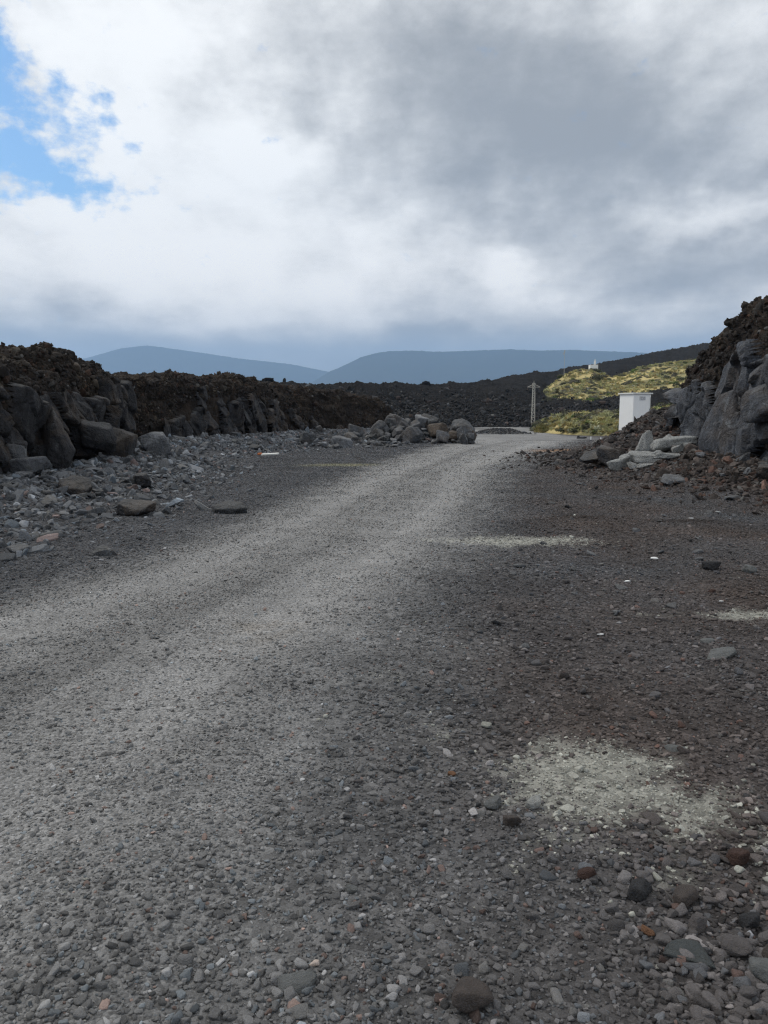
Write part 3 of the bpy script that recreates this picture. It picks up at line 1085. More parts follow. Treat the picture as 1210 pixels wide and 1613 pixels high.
# ------------------------------------------------------------------ talus: small debris as stuff, the large pieces as stones
def build_talus():
    g = np.random.RandomState(31)
    N = 26000
    s = g.uniform(s_of_y(FL, 7), sC1, N)
    x, y, nx, ny = along(FL, s)
    o = np.abs(g.normal(0, 1.0, N)) * np.interp(y, [7, 12, 20, 30, 45], [1.5, 1.5, 1.15, 1.2, 1.3]) + g.uniform(-.2, .5, N)
    cl = fbm(xy0(x + nx * o, y + ny * o, .7, 2.0), 3)
    ok = (cl > -.28) & (o < 4.2)
    x, y, o, nx, ny = x[ok], y[ok], o[ok], nx[ok], ny[ok]
    x, y = x + nx * o, y + ny * o
    xr = []
    # below the right cliff and over the mound
    N2 = 9000
    s2 = g.uniform(s_of_y(FR_, 12), s_of_y(FR_, 24.5), N2)
    x2, y2, nx2, ny2 = along(FR_, s2)
    o2 = np.abs(g.normal(0, 1.1, N2)) + g.uniform(-.2, .3, N2)
    x2, y2 = x2 + nx2 * o2, y2 + ny2 * o2
    N3 = 9000
    x3, y3 = g.normal(8.9, 1.5, N3), g.normal(25, 2.6, N3)
    N5 = 1500
    x5, y5 = g.normal(14.6, 1.25, N5), g.normal(96.2, 1.8, N5)
    N4 = 5000
    x4 = g.uniform(-3.8, 4.6, N4)
    y4 = 37.5 + np.clip(x4 + 3.6, 0, 4) * .5 + np.abs(g.normal(0, 1.6, N4)) + .2
    for nm, X_, Y_, med, cc, lb, red in (
            ('stone_chips', x5, y5, .11, (.038, .038, .040), 'low heap of dark stones on the far turning place', .05),
            ('stone_chips', x4, y4, .075, (.095, .097, .102), 'broken dark stone between the boulders of the heap at the bend', .08),
            ('stone_chips', x, y, .040, (.155, .162, .172), 'small grey angular stone chips below the rock cuts on the left', .05),
            ('stone_chips', x2, y2, .034, (.078, .064, .057), 'small grey chips and brown earth crumbs at the foot of the right cliff', .12),
            ('stone_chips', x3, y3, .045, (.055, .048, .045), 'dark clods and chips covering the mound before the white hut', .12)):
        n = len(X_)
        size = np.clip(med * np.exp(g.normal(0, .5, n)), .015, .2)
        size = np.maximum(size, .0016 * Y_)
        col = stone_tones(np.array(cc)[None] * np.ones((n, 1)), g, .42, red, .06)
        scl = size[:, None] * np.stack([g.uniform(.8, 1.4, n), g.uniform(.6, 1.1, n), g.uniform(.22, .6, n)], 1)
        P = np.stack([X_, Y_, surf(X_, Y_) + scl[:, 2] * .4], 1)
        rot = np.stack([g.normal(0, .6, n), g.normal(0, .6, n), g.uniform(0, 6.28, n)], 1)
        scatter(nm, P, rot, scl, g.randint(0, len(CHIP), n), col, CHIP, lb)


build_talus()

M['heap'] = mat_basalt('basalt_heap', (0.078, 0.081, 0.088), 1.3, stain=0.45, dust=0.3)
RUBD = [rock_mesh('boulder', 440 + i, M['heap'], sub=4, planes=9, k=70, rough=.04) for i in range(10)]
RUB = [rock_mesh('rubble_stone', 400 + i, M['rubble'], sub=4, planes=7, k=80, rough=.022) for i in range(12)]


def place_stone(x, y, size, mesh, label, group=None, name='rubble_stone', cat='stone', g=None, flat=.6, sink=.35, z=None, asp=None, rot=None):
    g = g or np.random
    a = asp or (g.uniform(.85, 1.3), g.uniform(.65, 1.0), flat * g.uniform(.8, 1.25))
    r_ = rot or (g.normal(0, .3), g.normal(0, .3), g.uniform(0, 6.28))
    zz = float(surf(np.array([x]), np.array([y]))[0]) if z is None else z
    return new_obj(name, mesh, None, label, cat, group, loc=(x, y, zz + size * .5 * a[2] * (1 - sink)), rot=r_, scale=tuple(size * .5 * q for q in a))


def talus_label(lb, gr, o, rel):
    size = 'large' if rel > 1.35 else 'small' if rel < .75 else 'medium'
    where = 'close to the rock' if o < .7 else 'out near the track' if o > 1.7 else 'halfway down'
    return '%s %s, %s' % (size, lb, where), '%s %s, %s' % (size, gr, where)


def heap_label(x, up, sz):
    size = 'large' if sz > .85 else 'small' if sz < .5 else 'middling'
    end = 'left end' if x < -.4 else 'right end' if x > 2.6 else 'middle'
    row = 'upper' if up > .5 else 'lower'
    return '%s broken grey boulder in the %s row at the %s of the bend heap' % (size, row, end), '%s boulders, %s row, %s of the bend heap' % (size, row, end)


def build_rubble():
    g = np.random.RandomState(41)
    groups = (
        (115, 8.2, 22.5, .16, 'angular stone of the rubble under the near left cut', 'stones under the near left rock cut'),
        (70, 22.5, 37, .24, 'angular stone of the rubble under the middle left cut', 'stones under the middle left rock cut'),
    )
    for n, y0, y1, med, lb, gr in groups:
        for k in range(n):
            s = g.uniform(s_of_y(FL, y0), s_of_y(FL, y1))
            x, y, nx, ny = (float(q[0]) for q in along(FL, np.array([s])))
            o = .15 + abs(g.normal(0, 1.15))
            o = min(o, 3.1)
            sz = float(np.clip(med * math.exp(g.normal(0, .38)), .09, .5))
            place_stone(x + nx * o, y + ny * o, sz, RUB[g.randint(12)], *talus_label(lb, gr, o, sz / med), g=g, flat=.45)
    for k in range(62):                               # the heap at the bend
        t = g.rand()
        x = -2.6 + 7.0 * t + g.normal(0, .25)
        up = g.rand()
        y = 39.2 + 2.8 * up + g.normal(0, .3)
        sz = float(np.clip(.68 * math.exp(g.normal(0, .42)), .28, 1.25))
        zz = float(surf(np.array([x]), np.array([y]))[0]) + up * .35 * (1 if x > -.6 else .3)
        place_stone(x, y, sz, RUBD[g.randint(10)], *heap_label(x, up, sz), 'boulder', 'boulder', g, .75, z=zz)
    for k in range(46):
        x = g.uniform(-3.6, 2.6)
        y = 33.5 + (x + 3.6) * .55 + g.uniform(0, 4)
        place_stone(x, y, float(np.clip(.26 * math.exp(g.normal(0, .35)), .13, .6)), RUB[g.randint(12)],
                    'grey stone at the %s of the low rubble before the far left bank' % ('left' if x < -1.5 else 'right' if x > .6 else 'middle'),
                    'rubble before the far left bank, %s' % ('left' if x < -1.5 else 'right' if x > .6 else 'middle'), g=g, flat=.6)
    for k in range(36):
        s = g.uniform(s_of_y(FR_, 14), s_of_y(FR_, 23))
        x, y, nx, ny = (float(q[0]) for q in along(FR_, np.array([s])))
        o = .1 + abs(g.normal(0, .8))
        place_stone(x + nx * o, y + ny * o, float(np.clip(.19 * math.exp(g.normal(0, .4)), .09, .5)), RUB[g.randint(12)],
                    'flat grey fragment lying at the %s foot of the right cliff' % ('near' if y < 17.5 else 'middle' if y < 20.5 else 'far'),
                    'fragments under the right cliff, %s part' % ('near' if y < 17.5 else 'middle' if y < 20.5 else 'far'), g=g, flat=.4)


build_rubble()

# ------------------------------------------------------------------ stones one can point to
BIG = [rock_mesh('boulder', 500 + i, M['rubble'], sub=4, planes=8, k=70, rough=.03) for i in range(8)]
DARK = [rock_mesh('boulder', 520 + i, M['basalt_left'], sub=4, planes=9, k=50, rough=.045) for i in range(4)]
BRN = [rock_mesh('boulder', 540 + i, M['brown_rock'], sub=4, planes=8, k=32, rough=.05) for i in range(4)]
SPK = [rock_mesh('pale_rock', 560 + i, M['speckle'], sub=4, planes=7, k=24, rough=.06) for i in range(4)]
gg = np.random.RandomState(77)


def named(x, y, size, mesh, label, name, cat, asp, rot=(0, 0, 0), sink=.3, z=None):
    return place_stone(x, y, size, mesh, label, None, name, cat, gg, 1, sink, z, asp, tuple(R(q) for q in rot))


named(-6.0, 20.3, .95, BIG[0], 'large grey-topped block at the right foot of the near left rock cut', 'boulder', 'boulder', (1.0, .9, .72), (5, 4, 20), .2)
named(-2.5, 12.3, .50, BIG[1], 'lone flat grey slab beside the left edge of the track', 'boulder', 'boulder', (1.15, .8, .5), (14, -6, 10), .5)
named(-3.15, 8.55, .25, BIG[2], 'pale grey wedge of stone nearest the track on the left', 'stone', 'stone', (1.2, .8, .5), (12, 8, 30), .6)
named(-4.15, 8.6, .24, BIG[3], 'pale stone split by a dark line at the left picture edge', 'stone', 'stone', (1.2, .9, .6), (6, 0, 70), .3)
named(-7.0, 14.6, .62, BIG[4], 'rounded blue-grey boulder at the left edge against the rock cut', 'boulder', 'boulder', (.9, 1.0, 1.0), (0, 10, 50), .2)
named(-6.5, 14.1, .58, BIG[5], 'squarish grey boulder low at the left edge before the rock cut', 'boulder', 'boulder', (1.1, .9, .8), (0, -6, 15), .2)
named(-3.95, 12.0, .5, DARK[0], 'dark rough lump of rock among grey chips in front of the near cut', 'boulder', 'boulder', (1.2, 1.0, .6), (0, 5, 0), .3)
named(-5.4, 13.3, .55, DARK[1], 'dark flat slab leaning at the foot of the near left cut', 'boulder', 'boulder', (1.25, .8, .45), (20, -8, 10), .3)
named(-4.85, 15.3, .42, DARK[2], 'small dark cube-like block standing in the left rubble', 'boulder', 'boulder', (1.0, .9, .9), (0, 8, 35), .2)
named(-5.6, 20.9, .3, BIG[6], 'upright pale shard beside the large grey-topped block', 'stone', 'stone', (.4, .9, 1.2), (0, 18, 30), .1)
# heap at the bend
named(2.85, 40.4, 1.15, BRN[0], 'big brown-faced boulder with pale top in the bend heap', 'boulder', 'boulder', (1.0, .9, .85), (0, 6, 30), .1)
named(4.35, 40.0, 1.0, BRN[1], 'rounded brown boulder at the right end of the bend heap', 'boulder', 'boulder', (.85, .9, 1.0), (0, 0, 60), .15)
named(3.7, 40.1, .9, BRN[2], 'dark brown boulder low between two brown ones in the bend heap', 'boulder', 'boulder', (1.0, .9, .8), (0, 0, 10), .2)
named(2.15, 41.4, .95, BIG[7], 'bluish flat-topped boulder high in the bend heap', 'boulder', 'boulder', (1.2, .9, .7), (10, 4, 0), 0, .85)
named(.7, 41.5, 1.1, BIG[0], 'wide grey slab leaning at the upper left of the bend heap', 'boulder', 'boulder', (1.2, .9, .8), (20, 10, 60), 0, .55)
named(1.1, 40.6, .95, DARK[3], 'dark triangular block in the middle of the bend heap', 'boulder', 'boulder', (.9, .8, .95), (0, 20, 120), .1)
named(-1.9, 35.6, .85, BIG[3], 'grey block with a sloping dark face in the low rubble at left centre', 'boulder', 'boulder', (1.1, .9, .75), (0, 14, 10), .2)
named(-3.5, 35.0, .75, BIG[5], 'upright purple-grey block below the middle left cut', 'boulder', 'boulder', (.8, .8, 1.0), (0, 8, 40), .2)
# pale rocks on the right
Vp, Fp = rock_verts(571, 4, 7, 26, .06)
Vp[:, :2] *= (1.0 - .42 * (Vp[:, 2:3] + .2))
named(6.95, 20.4, .85, mesh_np('pale_rock', Vp, Fp, M['speckle']), 'tall pointed pale speckled rock standing in the pale rock group', 'pale_rock', 'rock', (.75, .6, .86), (0, -6, 10), .2)
named(7.55, 20.2, 1.0, SPK[1], 'long pale speckled rock lying right of the pointed one', 'pale_rock', 'rock', (1.25, .7, .45), (0, -10, 10), .15)
named(6.75, 19.7, .8, SPK[2], 'broad low pale rock in front of the pointed one', 'pale_rock', 'rock', (1.2, .8, .4), (0, 4, -10), .2)
named(6.05, 20.0, .55, SPK[3], 'rounded pale rock at the left end of the pale group', 'pale_rock', 'rock', (1.1, .8, .65), (0, 0, 30), .2)
named(7.45, 19.6, .5, SPK[0], 'small pale rock at the right front of the pale group', 'pale_rock', 'rock', (1.1, .7, .5), (0, 0, 80), .2)
named(6.4, 20.35, .5, SPK[1], 'middle-sized pale rock between the rounded and the pointed one', 'pale_rock', 'rock', (.9, .8, .8), (0, 10, 120), .1)
named(7.2, 19.15, .55, SPK[3], 'thin pale rock lowest in front of the pale group', 'pale_rock', 'rock', (1.4, .6, .3), (0, 0, 200), .2)
for q, (px, py, ps, pa, lb) in enumerate(((6.35, 19.5, .36, (1.1, .8, .5), 'small pale rock before the rounded one'), (7.05, 19.75, .42, (1.0, .8, .6), 'pale knob at the foot of the pointed rock'),
                                          (7.85, 19.85, .38, (1.2, .7, .45), 'small pale rock beyond the right end of the long one'), (6.55, 19.2, .30, (1.2, .8, .4), 'smallest pale chip lowest at the left of the pale group'),
                                          (7.6, 20.75, .45, (.9, .8, .7), 'pale rock half hidden behind the long one'))):
    named(px, py, ps, SPK[q % 4], lb, 'pale_rock', 'rock', pa, (0, 8, 50 * q), .2)
named(5.9, 21.6, .95, DARK[2], 'flat tilted grey slab behind the pale rocks', 'boulder', 'boulder', (1.2, .9, .3), (12, -12, 10), 0, .22)
named(6.3, 21.1, .8, DARK[1], 'dark brown-black rock under the tilted slab', 'boulder', 'boulder', (1.1, .9, .7), (0, 0, 40), .2)
named(6.15, 16.3, .6, BIG[1], 'flat grey plate lying in the brown earth right of the pale rocks', 'boulder', 'boulder', (1.2, .9, .35), (12, -4, 40), .3)
named(6.4, 14.0, .27, BIG[4], 'pale triangular flake on the brown ground near the right cliff', 'stone', 'stone', (1.3, .8, .35), (6, 0, 20), .3)
named(7.5, 15.0, .6, DARK[2], 'dark square block at the right edge under the cliff', 'boulder', 'boulder', (1.1, .9, .7), (0, 6, 15), .3)

FLAT = [rock_mesh('flat_stone', 600 + i, M['rubble'], sub=3, planes=7, k=40, rough=.02) for i in range(5)]


def tint_mat(name, c, rough=.8):
    m, nt, p = mat_base(name, rough, .25)
    tc = nt.nodes.new('ShaderNodeTexCoord').outputs['Object']
    q = mixc(nt, 1.0, c, gray(nt, noise(nt, tc, 1.7, 6, .65), .8), 'MULTIPLY')
    q = mixc(nt, noise(nt, tc, 3.1, 6, .7).sstep(.55, .75) * .4, q, tuple(k * .45 for k in c))
    nt.links.new(q, p.inputs['Base Color'])
    bump(nt, p, noise(nt, tc, 5, 6, .7) + noise(nt, tc, 18, 4, .6) * .4, .12, .8)
    return m


T = {k: tint_mat(k + '_cobble', c) for k, c in dict(slate=(.115, .125, .125), palegrey=(.23, .235, .23), red=(.105, .062, .05), brown=(.125, .105, .095),
     pink=(.185, .168, .163), orange=(.30, .16, .09), darkgrey=(.06, .06, .063), ochre=(.42, .27, .10), white=(.50, .50, .47)).items()}
COB = {}


def cobble(x, y, size, tint, label, asp, rot, seed, k=14, sink=.3, name='stone'):
    key = (tint, seed)
    if key not in COB:
        COB[key] = rock_mesh('cobble', 700 + seed, T[tint], sub=4, planes=8, k=k, rough=.05)
    return named(x, y, size, COB[key], label, name, 'stone', asp, rot, sink)


cobble(2.24, 4.93, .17, 'palegrey', 'flat blue-grey shard with a pointed top lying on brown gravel at right', (1.3, .8, .35), (14, -4, 10), 1, 40)
cobble(2.27, 5.25, .10, 'palegrey', 'small oval pale flake just behind the blue-grey shard', (1.3, .8, .3), (8, 0, 0), 2, 30)
cobble(3.65, 7.55, .16, 'palegrey', 'pale flat stone with a rounded edge on the right of the open gravel', (1.0, .8, .6), (20, 0, 30), 3, 30)
cobble(3.30, 7.65, .17, 'darkgrey', 'dark lump just left of the pale flat stone', (1.2, .9, .7), (0, 0, 0), 4, 12)
cobble(1.40, 3.52, .075, 'palegrey', 'long thin grey flake at the upper right of the big pale grit patch', (1.7, .6, .3), (6, 0, -18), 5, 40)
cobble(-.11, 2.40, .042, 'palegrey', 'single pale chip alone at the lower middle', (1.2, .8, .6), (8, 10, 0), 6, 30)
cobble(-.245, 1.96, .085, 'palegrey', 'flat pale stone near the bottom edge left of centre', (1.25, .8, .35), (5, -4, 10), 7, 36)
cobble(.61, 2.95, .07, 'white', 'knobbly whitish stone at the left rim of the big pale grit patch', (1.1, .9, .75), (0, 0, 20), 8, 10)
cobble(.455, 2.97, .07, 'palegrey', 'pale grey stone left of the knobbly whitish one', (1.2, .9, .7), (0, 0, 50), 9, 12)
cobble(.49, 2.82, .065, 'brown', 'brown cinder lump below the pale grey stone', (1.2, .9, .7), (0, 0, 20), 10, 10)
cobble(.85, 2.385, .085, 'darkgrey', 'dark grey angular lump below the big pale grit patch', (1.1, .9, .8), (0, 0, 60), 11, 14)
cobble(1.265, 2.57, .09, 'red', 'dark red cinder cobble near the right edge', (1.0, .9, .75), (0, 0, 30), 12, 10)
cobble(.70, 2.47, .06, 'red', 'small dark red cinder beside the dark grey lump', (1.1, .9, .8), (0, 0, 10), 13, 10)
cobble(1.05, 2.12, .075, 'pink', 'oblong pinkish-grey cobble at lower right', (1.3, .8, .7), (0, 6, -25), 14, 12)
cobble(.985, 2.235, .065, 'pink', 'squarish pinkish cobble above the oblong one', (1.0, .9, .8), (0, 0, 70), 15, 16)
cobble(1.09, 2.02, .09, 'palegrey', 'rough light grey cobble below the oblong pinkish one', (1.2, .9, .75), (0, 0, -10), 16, 10)
cobble(.915, 2.105, .11, 'slate', 'flat dark slate-grey wedge at lower right', (1.4, .75, .35), (4, 6, -22), 17, 40)
cobble(.82, 2.20, .036, 'orange', 'small salmon-orange pebble left of the slate-grey wedge', (1.2, .8, .7), (0, 0, -15), 18, 16)
cobble(.90, 2.01, .022, 'ochre', 'tiny yellow-ochre pebble below the slate-grey wedge', (1.2, .8, .7), (0, 0, 40), 19, 16)
cobble(.235, 1.90, .115, 'brown', 'rounded reddish-brown cobble at the bottom edge of the picture', (1.2, .9, .7), (0, 0, 20), 33, 10)
cobble(1.17, 2.09, .075, 'brown', 'brown cobble in the row of cobbles at the lower right edge', (1.1, .9, .8), (0, 0, 0), 21, 12)
cobble(1.15, 2.24, .07, 'darkgrey', 'dark rounded cobble above the brown one at the lower right', (1.1, .9, .8), (0, 0, 80), 22, 12)
cobble(1.0, 2.36, .085, 'brown', 'olive-brown cobble right of the dark grey angular lump', (1.2, .9, .7), (0, 0, 30), 23, 12)
cobble(.30, 3.24, .034, 'orange', 'little tan-orange pebble near the middle of the foreground', (1.3, .8, .6), (0, 0, 10), 24, 20)
cobble(-.11, 3.17, .034, 'pink', 'lone small beige stone left of the middle foreground', (1.3, .8, .6), (0, 0, 40), 25, 20)
cobble(2.95, 6.75, .055, 'red', 'rusty red cinder on the right gravel', (1.2, 1.0, .7), (0, 0, 0), 26, 10)


def band(y):
    return 'nearest third' if y < 8.5 else 'middle third' if y < 13 else 'far third'


def build_flakes():
    """flat pale flakes strewn over the right-hand gravel, and dark clods on the track"""
    g = np.random.RandomState(91)
    for k in range(60):
        y = g.uniform(5, 19)
        x = float(np.interp(y, RR[:, 0], RR[:, 1])) + g.uniform(.2, 1.0) * (.42 * y - .4)
        if x > .46 * y:
            continue
        place_stone(x, y, float(g.uniform(.04, .10) * (1 + y * .035)), FLAT[k % 5], 'small flat pale flake strewn on the brown gravel right of the track, ' + band(y),
                    'pale flakes on the right gravel, ' + band(y), 'stone_flake', 'stone', g, .3, .2)


build_flakes()

# ------------------------------------------------------------------ far lava, grass bank and hill
UPX = 1211.0


def sheet(name, cols, nu, nv, mat, label, seed, amp, colf=None, skirt=-2.5, freq=1.0, kind='structure', cat=None, taper=None):
    """a slope described by cross-sections: each column is an azimuth with (distance, height) knots"""
    cols = np.array([[c[0]] + [q for kn in c[1] for q in kn] for c in cols], float)
    us = np.linspace(cols[0, 0], cols[-1, 0], nu)
    K = (cols.shape[1] - 1) // 2
    kd = np.stack([np.interp(us, cols[:, 0], cols[:, 1 + 2 * k]) for k in range(K)], 1)
    kz = np.stack([np.interp(us, cols[:, 0], cols[:, 2 + 2 * k]) for k in range(K)], 1)
    f = np.linspace(0, K - 1, nv)
    i = np.minimum(f.astype(int), K - 2)
    w = f - i
    wz = w * w * (3 - 2 * w) * .5 + w * .5
    d = kd[:, i] * (1 - w) + kd[:, i + 1] * w
    z = kz[:, i] * (1 - wz) + kz[:, i + 1] * wz
    x = us[:, None] * d
    P = np.stack([x.ravel(), d.ravel(), z.ravel()], 1)
    q = P * np.array([1, 1, .6]) * freq
    n = .55 * fbm(q * .07 + seed, 3) + .30 * fbm(q * .25 + seed, 4, .6, 'b') + .16 * fbm(q * .9 + seed, 3, .6, 'b')
    edge = np.repeat(ss(0, .6, f)[None], nu, 0).ravel()
    P[:, 2] += n * amp * (.25 + .75 * edge) * np.interp(P[:, 1], [60, 150, 500], [.8, 1.0, 1.8])
    G = P.reshape(nu, nv, 3)
    sk = G[:, :1].copy()
    sk[:, :, 2] = skirt
    G = np.concatenate([sk, G], 1)
    col = colf(G.reshape(-1, 3)) if colf else None
    me = mesh_np(name, G.reshape(-1, 3), grid_faces(nu, nv + 1)[:, ::-1], mat, True, col)
    o = new_obj(name, me, label=label, kind=kind, cat=cat)
    return o, G


def cz(u, kn):
    """knots given as (distance, image row) for an azimuth -> (tan azimuth, [(distance, height)])"""
    return ((u - 605) / UPX, [(d, 1.6 + (650 - v) / UPX * d) for d, v in kn])


LAVA = [cz(-330, [(40, 640), (55, 625), (75, 610), (95, 600), (120, 592), (200, 600)]),
        cz(0, [(50, 650), (65, 635), (85, 615), (100, 600), (125, 590), (200, 600)]),
        cz(210, [(60, 660), (75, 640), (90, 615), (105, 600), (125, 590), (200, 600)]),
        cz(330, [(66, 660), (80, 640), (100, 618), (118, 605), (138, 596), (220, 605)]),
        cz(450, [(75, 665), (90, 640), (110, 620), (130, 610), (150, 604), (250, 615)]),
        cz(650, [(132, 672), (142, 655), (155, 636), (170, 620), (195, 608), (300, 620)]),
        cz(740, [(136, 674), (146, 655), (165, 635), (190, 617), (235, 604), (350, 620)]),
        cz(840, [(138, 674), (150, 655), (175, 637), (210, 615), (330, 590), (450, 610)]),
        cz(862, [(125, 672), (140, 655), (165, 640), (230, 628), (360, 587), (480, 610)]),
        cz(930, [(110, 668), (125, 652), (165, 639), (240, 628), (420, 576), (550, 600)]),
        cz(960, [(108, 668), (125, 650), (165, 630), (240, 622), (440, 571), (560, 600)]),
        cz(1060, [(105, 668), (125, 645), (165, 616), (240, 615), (500, 552), (650, 580)]),
        cz(1100, [(105, 668), (125, 645), (165, 613), (240, 610), (540, 544), (700, 580)]),
        cz(1500, [(105, 660), (125, 635), (165, 600), (240, 590), (600, 505), (800, 560)])]
lava, gLava = sheet('lava_field', LAVA, 1000, 300, M['lava'], 'black jagged lava field rising to the skyline behind the track', 3.0, 2.6)

def build_lava_rubble():
    g = np.random.RandomState(71)
    n = 15000
    nu, nv = gLava.shape[:2]
    tu = gLava[:, 100, 0] / gLava[:, 100, 1]
    i = g.choice(np.where((tu > -.35) & (tu < .32))[0], n)
    j = 1 + (g.beta(1, 2.2, n) * (nv * .75)).astype(int)
    P = gLava[i, j] + g.normal(0, .25, (n, 3))
    sz = np.clip(.17 * np.exp(g.normal(0, .5, n)), .08, .8)
    col = stone_tones(np.array([.026, .025, .025])[None] * np.ones((n, 1)), g, .5, .08, .015)
    scl = sz[:, None] * g.uniform(.6, 1.3, (n, 3))
    scatter('lava_rubble', P, g.uniform(0, 6.28, (n, 3)), scl, g.randint(0, len(CLK), n), col, CLK, 'loose black lava blocks over the slope of the lava field')


build_lava_rubble()

# lone lava pinnacles that break the skyline
for (tx, d, h, lb) in (((450 - 605) / UPX, 149, 1.0, 'thin lava spike on the skyline left of centre'),
                       ((671 - 605) / UPX, 199, .8, 'squat lava knob on the skyline right of centre'),
                       ((425 - 605) / UPX, 147, .6, 'low lava hump on the skyline left of the thin spike')):
    i = np.argmin(np.abs(gLava[:, 100, 0] / gLava[:, 100, 1] - tx))
    j = np.argmin(np.abs(gLava[i, 1:, 1] - d)) + 1
    p = gLava[i, j]
    Vr, Fr = rock_verts(int(d * 3), 3, 8, 10, .2, (.35 if h > .9 else 1.2, .6, h))
    new_obj('lava_pinnacle', mesh_np('lava_pinnacle', Vr, Fr, M['lava']), label=lb, cat='lava rock', loc=(float(p[0]), float(p[1]), float(p[2]) + .2))


def grass_tone(P, dry=.5):
    n1 = fbm(P * .10 + 5, 4)
    n2 = fbm(P * .5 + 9, 4)
    k = ss(-.32, .25, n1 + dry - .5 + .3 * n2)[:, None]
    rock = ss(.05, .4, fbm(P * .16 + 31, 4) - .15 * dry)[:, None]
    c = np.array([.14, .135, .07])[None] * (1 - k) + np.array([.50, .41, .19])[None] * k  # dry grass yellow, raised so the colour carries a sunlit look
    return c * (1 - rock) + np.array([.042, .036, .033])[None] * rock


def hill_cols():
    top = [(846, 626), (851, 620), (858, 612), (866, 606), (885, 592), (900, 586), (916, 584), (932, 585), (944, 591), (960, 596), (980, 590), (1000, 581), (1030, 575), (1062, 571), (1110, 566), (1400, 552)]
    bot = [(846, 632), (885, 641), (960, 632), (1062, 618), (1400, 590)]
    o = []
    for u, vt in top:
        vb = float(np.interp(u, [b[0] for b in bot], [b[1] for b in bot]))
        w = vb - vt
        o.append(cz(u, [(186, vb + 8), (196, vb), (215, vb - w * .33), (232, vb - w * .62), (250, vt), (275, vt + 6), (300, vb)]))
    return o


hill, gHill = sheet('grassy_hill', hill_cols(), 260, 130, M['terrain'], 'sunlit-coloured grassy knoll with yellow tufts and dark shrubs rising behind the lava', 7.0, .55, lambda P: grass_tone(P, .55), 0.0, 2.0)
BANKC = [(840, 676, 679, 104), (848, 668, 679, 101), (870, 657, 681, 95), (900, 653, 685, 87), (935, 651, 687, 80), (965, 650, 688, 77), (1020, 648, 688, 75), (1040, 641, 688, 75), (1070, 640, 688, 76), (1300, 630, 690, 78)]
bank, gBank = sheet('grassy_bank', [cz(u, [(d, vb), (d + 4, vb - (vb - vt) * .5), (d + 9, vb - (vb - vt) * .85), (d + 15, vt), (d + 30, vt + 4)]) for u, vt, vb, d in BANKC],
                    220, 70, M['terrain'], 'low bank of dry yellow grass and shrubs behind the white hut', 11.0, .45, lambda P: grass_tone(P, .45), -2.5, 2.5)


def tuft_mesh(name, seed, n=46, h=1.0, spread=.55, w=.06, mat=None):
    g = np.random.RandomState(seed)
    V, F = [], []
    for k in range(n):
        a, r0 = g.uniform(0, 6.28), g.uniform(0, .3)
        b0 = np.array([math.cos(a) * r0, math.sin(a) * r0, -.05])
        hh = h * g.uniform(.5, 1.0)
        out = spread * g.uniform(.3, 1.2)
        mid = b0 + np.array([math.cos(a) * out * .35, math.sin(a) * out * .35, hh * .65])
        tip = b0 + np.array([math.cos(a) * out, math.sin(a) * out, hh * g.uniform(.7, 1.05)])
        sd = np.array([-math.sin(a + g.normal(0, .8)), math.cos(a), 0]) * w
        i = len(V)
        V += [b0 - sd, b0 + sd, mid + sd * .8, mid - sd * .8, tip]
        F += [(i, i + 1, i + 2), (i, i + 2, i + 3), (i + 3, i + 2, i + 4)]
    return mesh_np(name, np.array(V), np.array(F), mat, False)


def shrub_mesh(name, seed, n=240, mat=None):
    g = np.random.RandomState(seed)
    D = g.normal(size=(n, 3))
    D[:, 2] = np.abs(D[:, 2])
    D /= np.linalg.norm(D, axis=1)[:, None]
    lob = 1 + .35 * fbm(D * 1.6 + seed, 3)
    C = D * (g.uniform(.55, 1.0, n) * lob)[:, None] * np.array([1, 1, .75])
    V, F = [], []
    for c, d in zip(C, D):
        t = np.cross(d, g.normal(size=3))
        t /= np.linalg.norm(t)
        b = np.cross(d + g.normal(0, .5, 3), t)
        b /= np.linalg.norm(b)
        s = g.uniform(.10, .2)
        i = len(V)
        V += [c - t * s * .5, c + b * s, c + t * s * .5, c - b * s]
        F += [(i, i + 1, i + 2), (i, i + 2, i + 3)]
    return mesh_np(name, np.array(V), np.array(F), mat, False)


M['leaf'] = mat_leaf('foliage')
TUFT = [tuft_mesh('tuft_%d' % i, 800 + i, mat=M['leaf']) for i in range(5)]
SHRUB = [shrub_mesh('shrub_%d' % i, 820 + i, mat=M['leaf']) for i in range(5)]


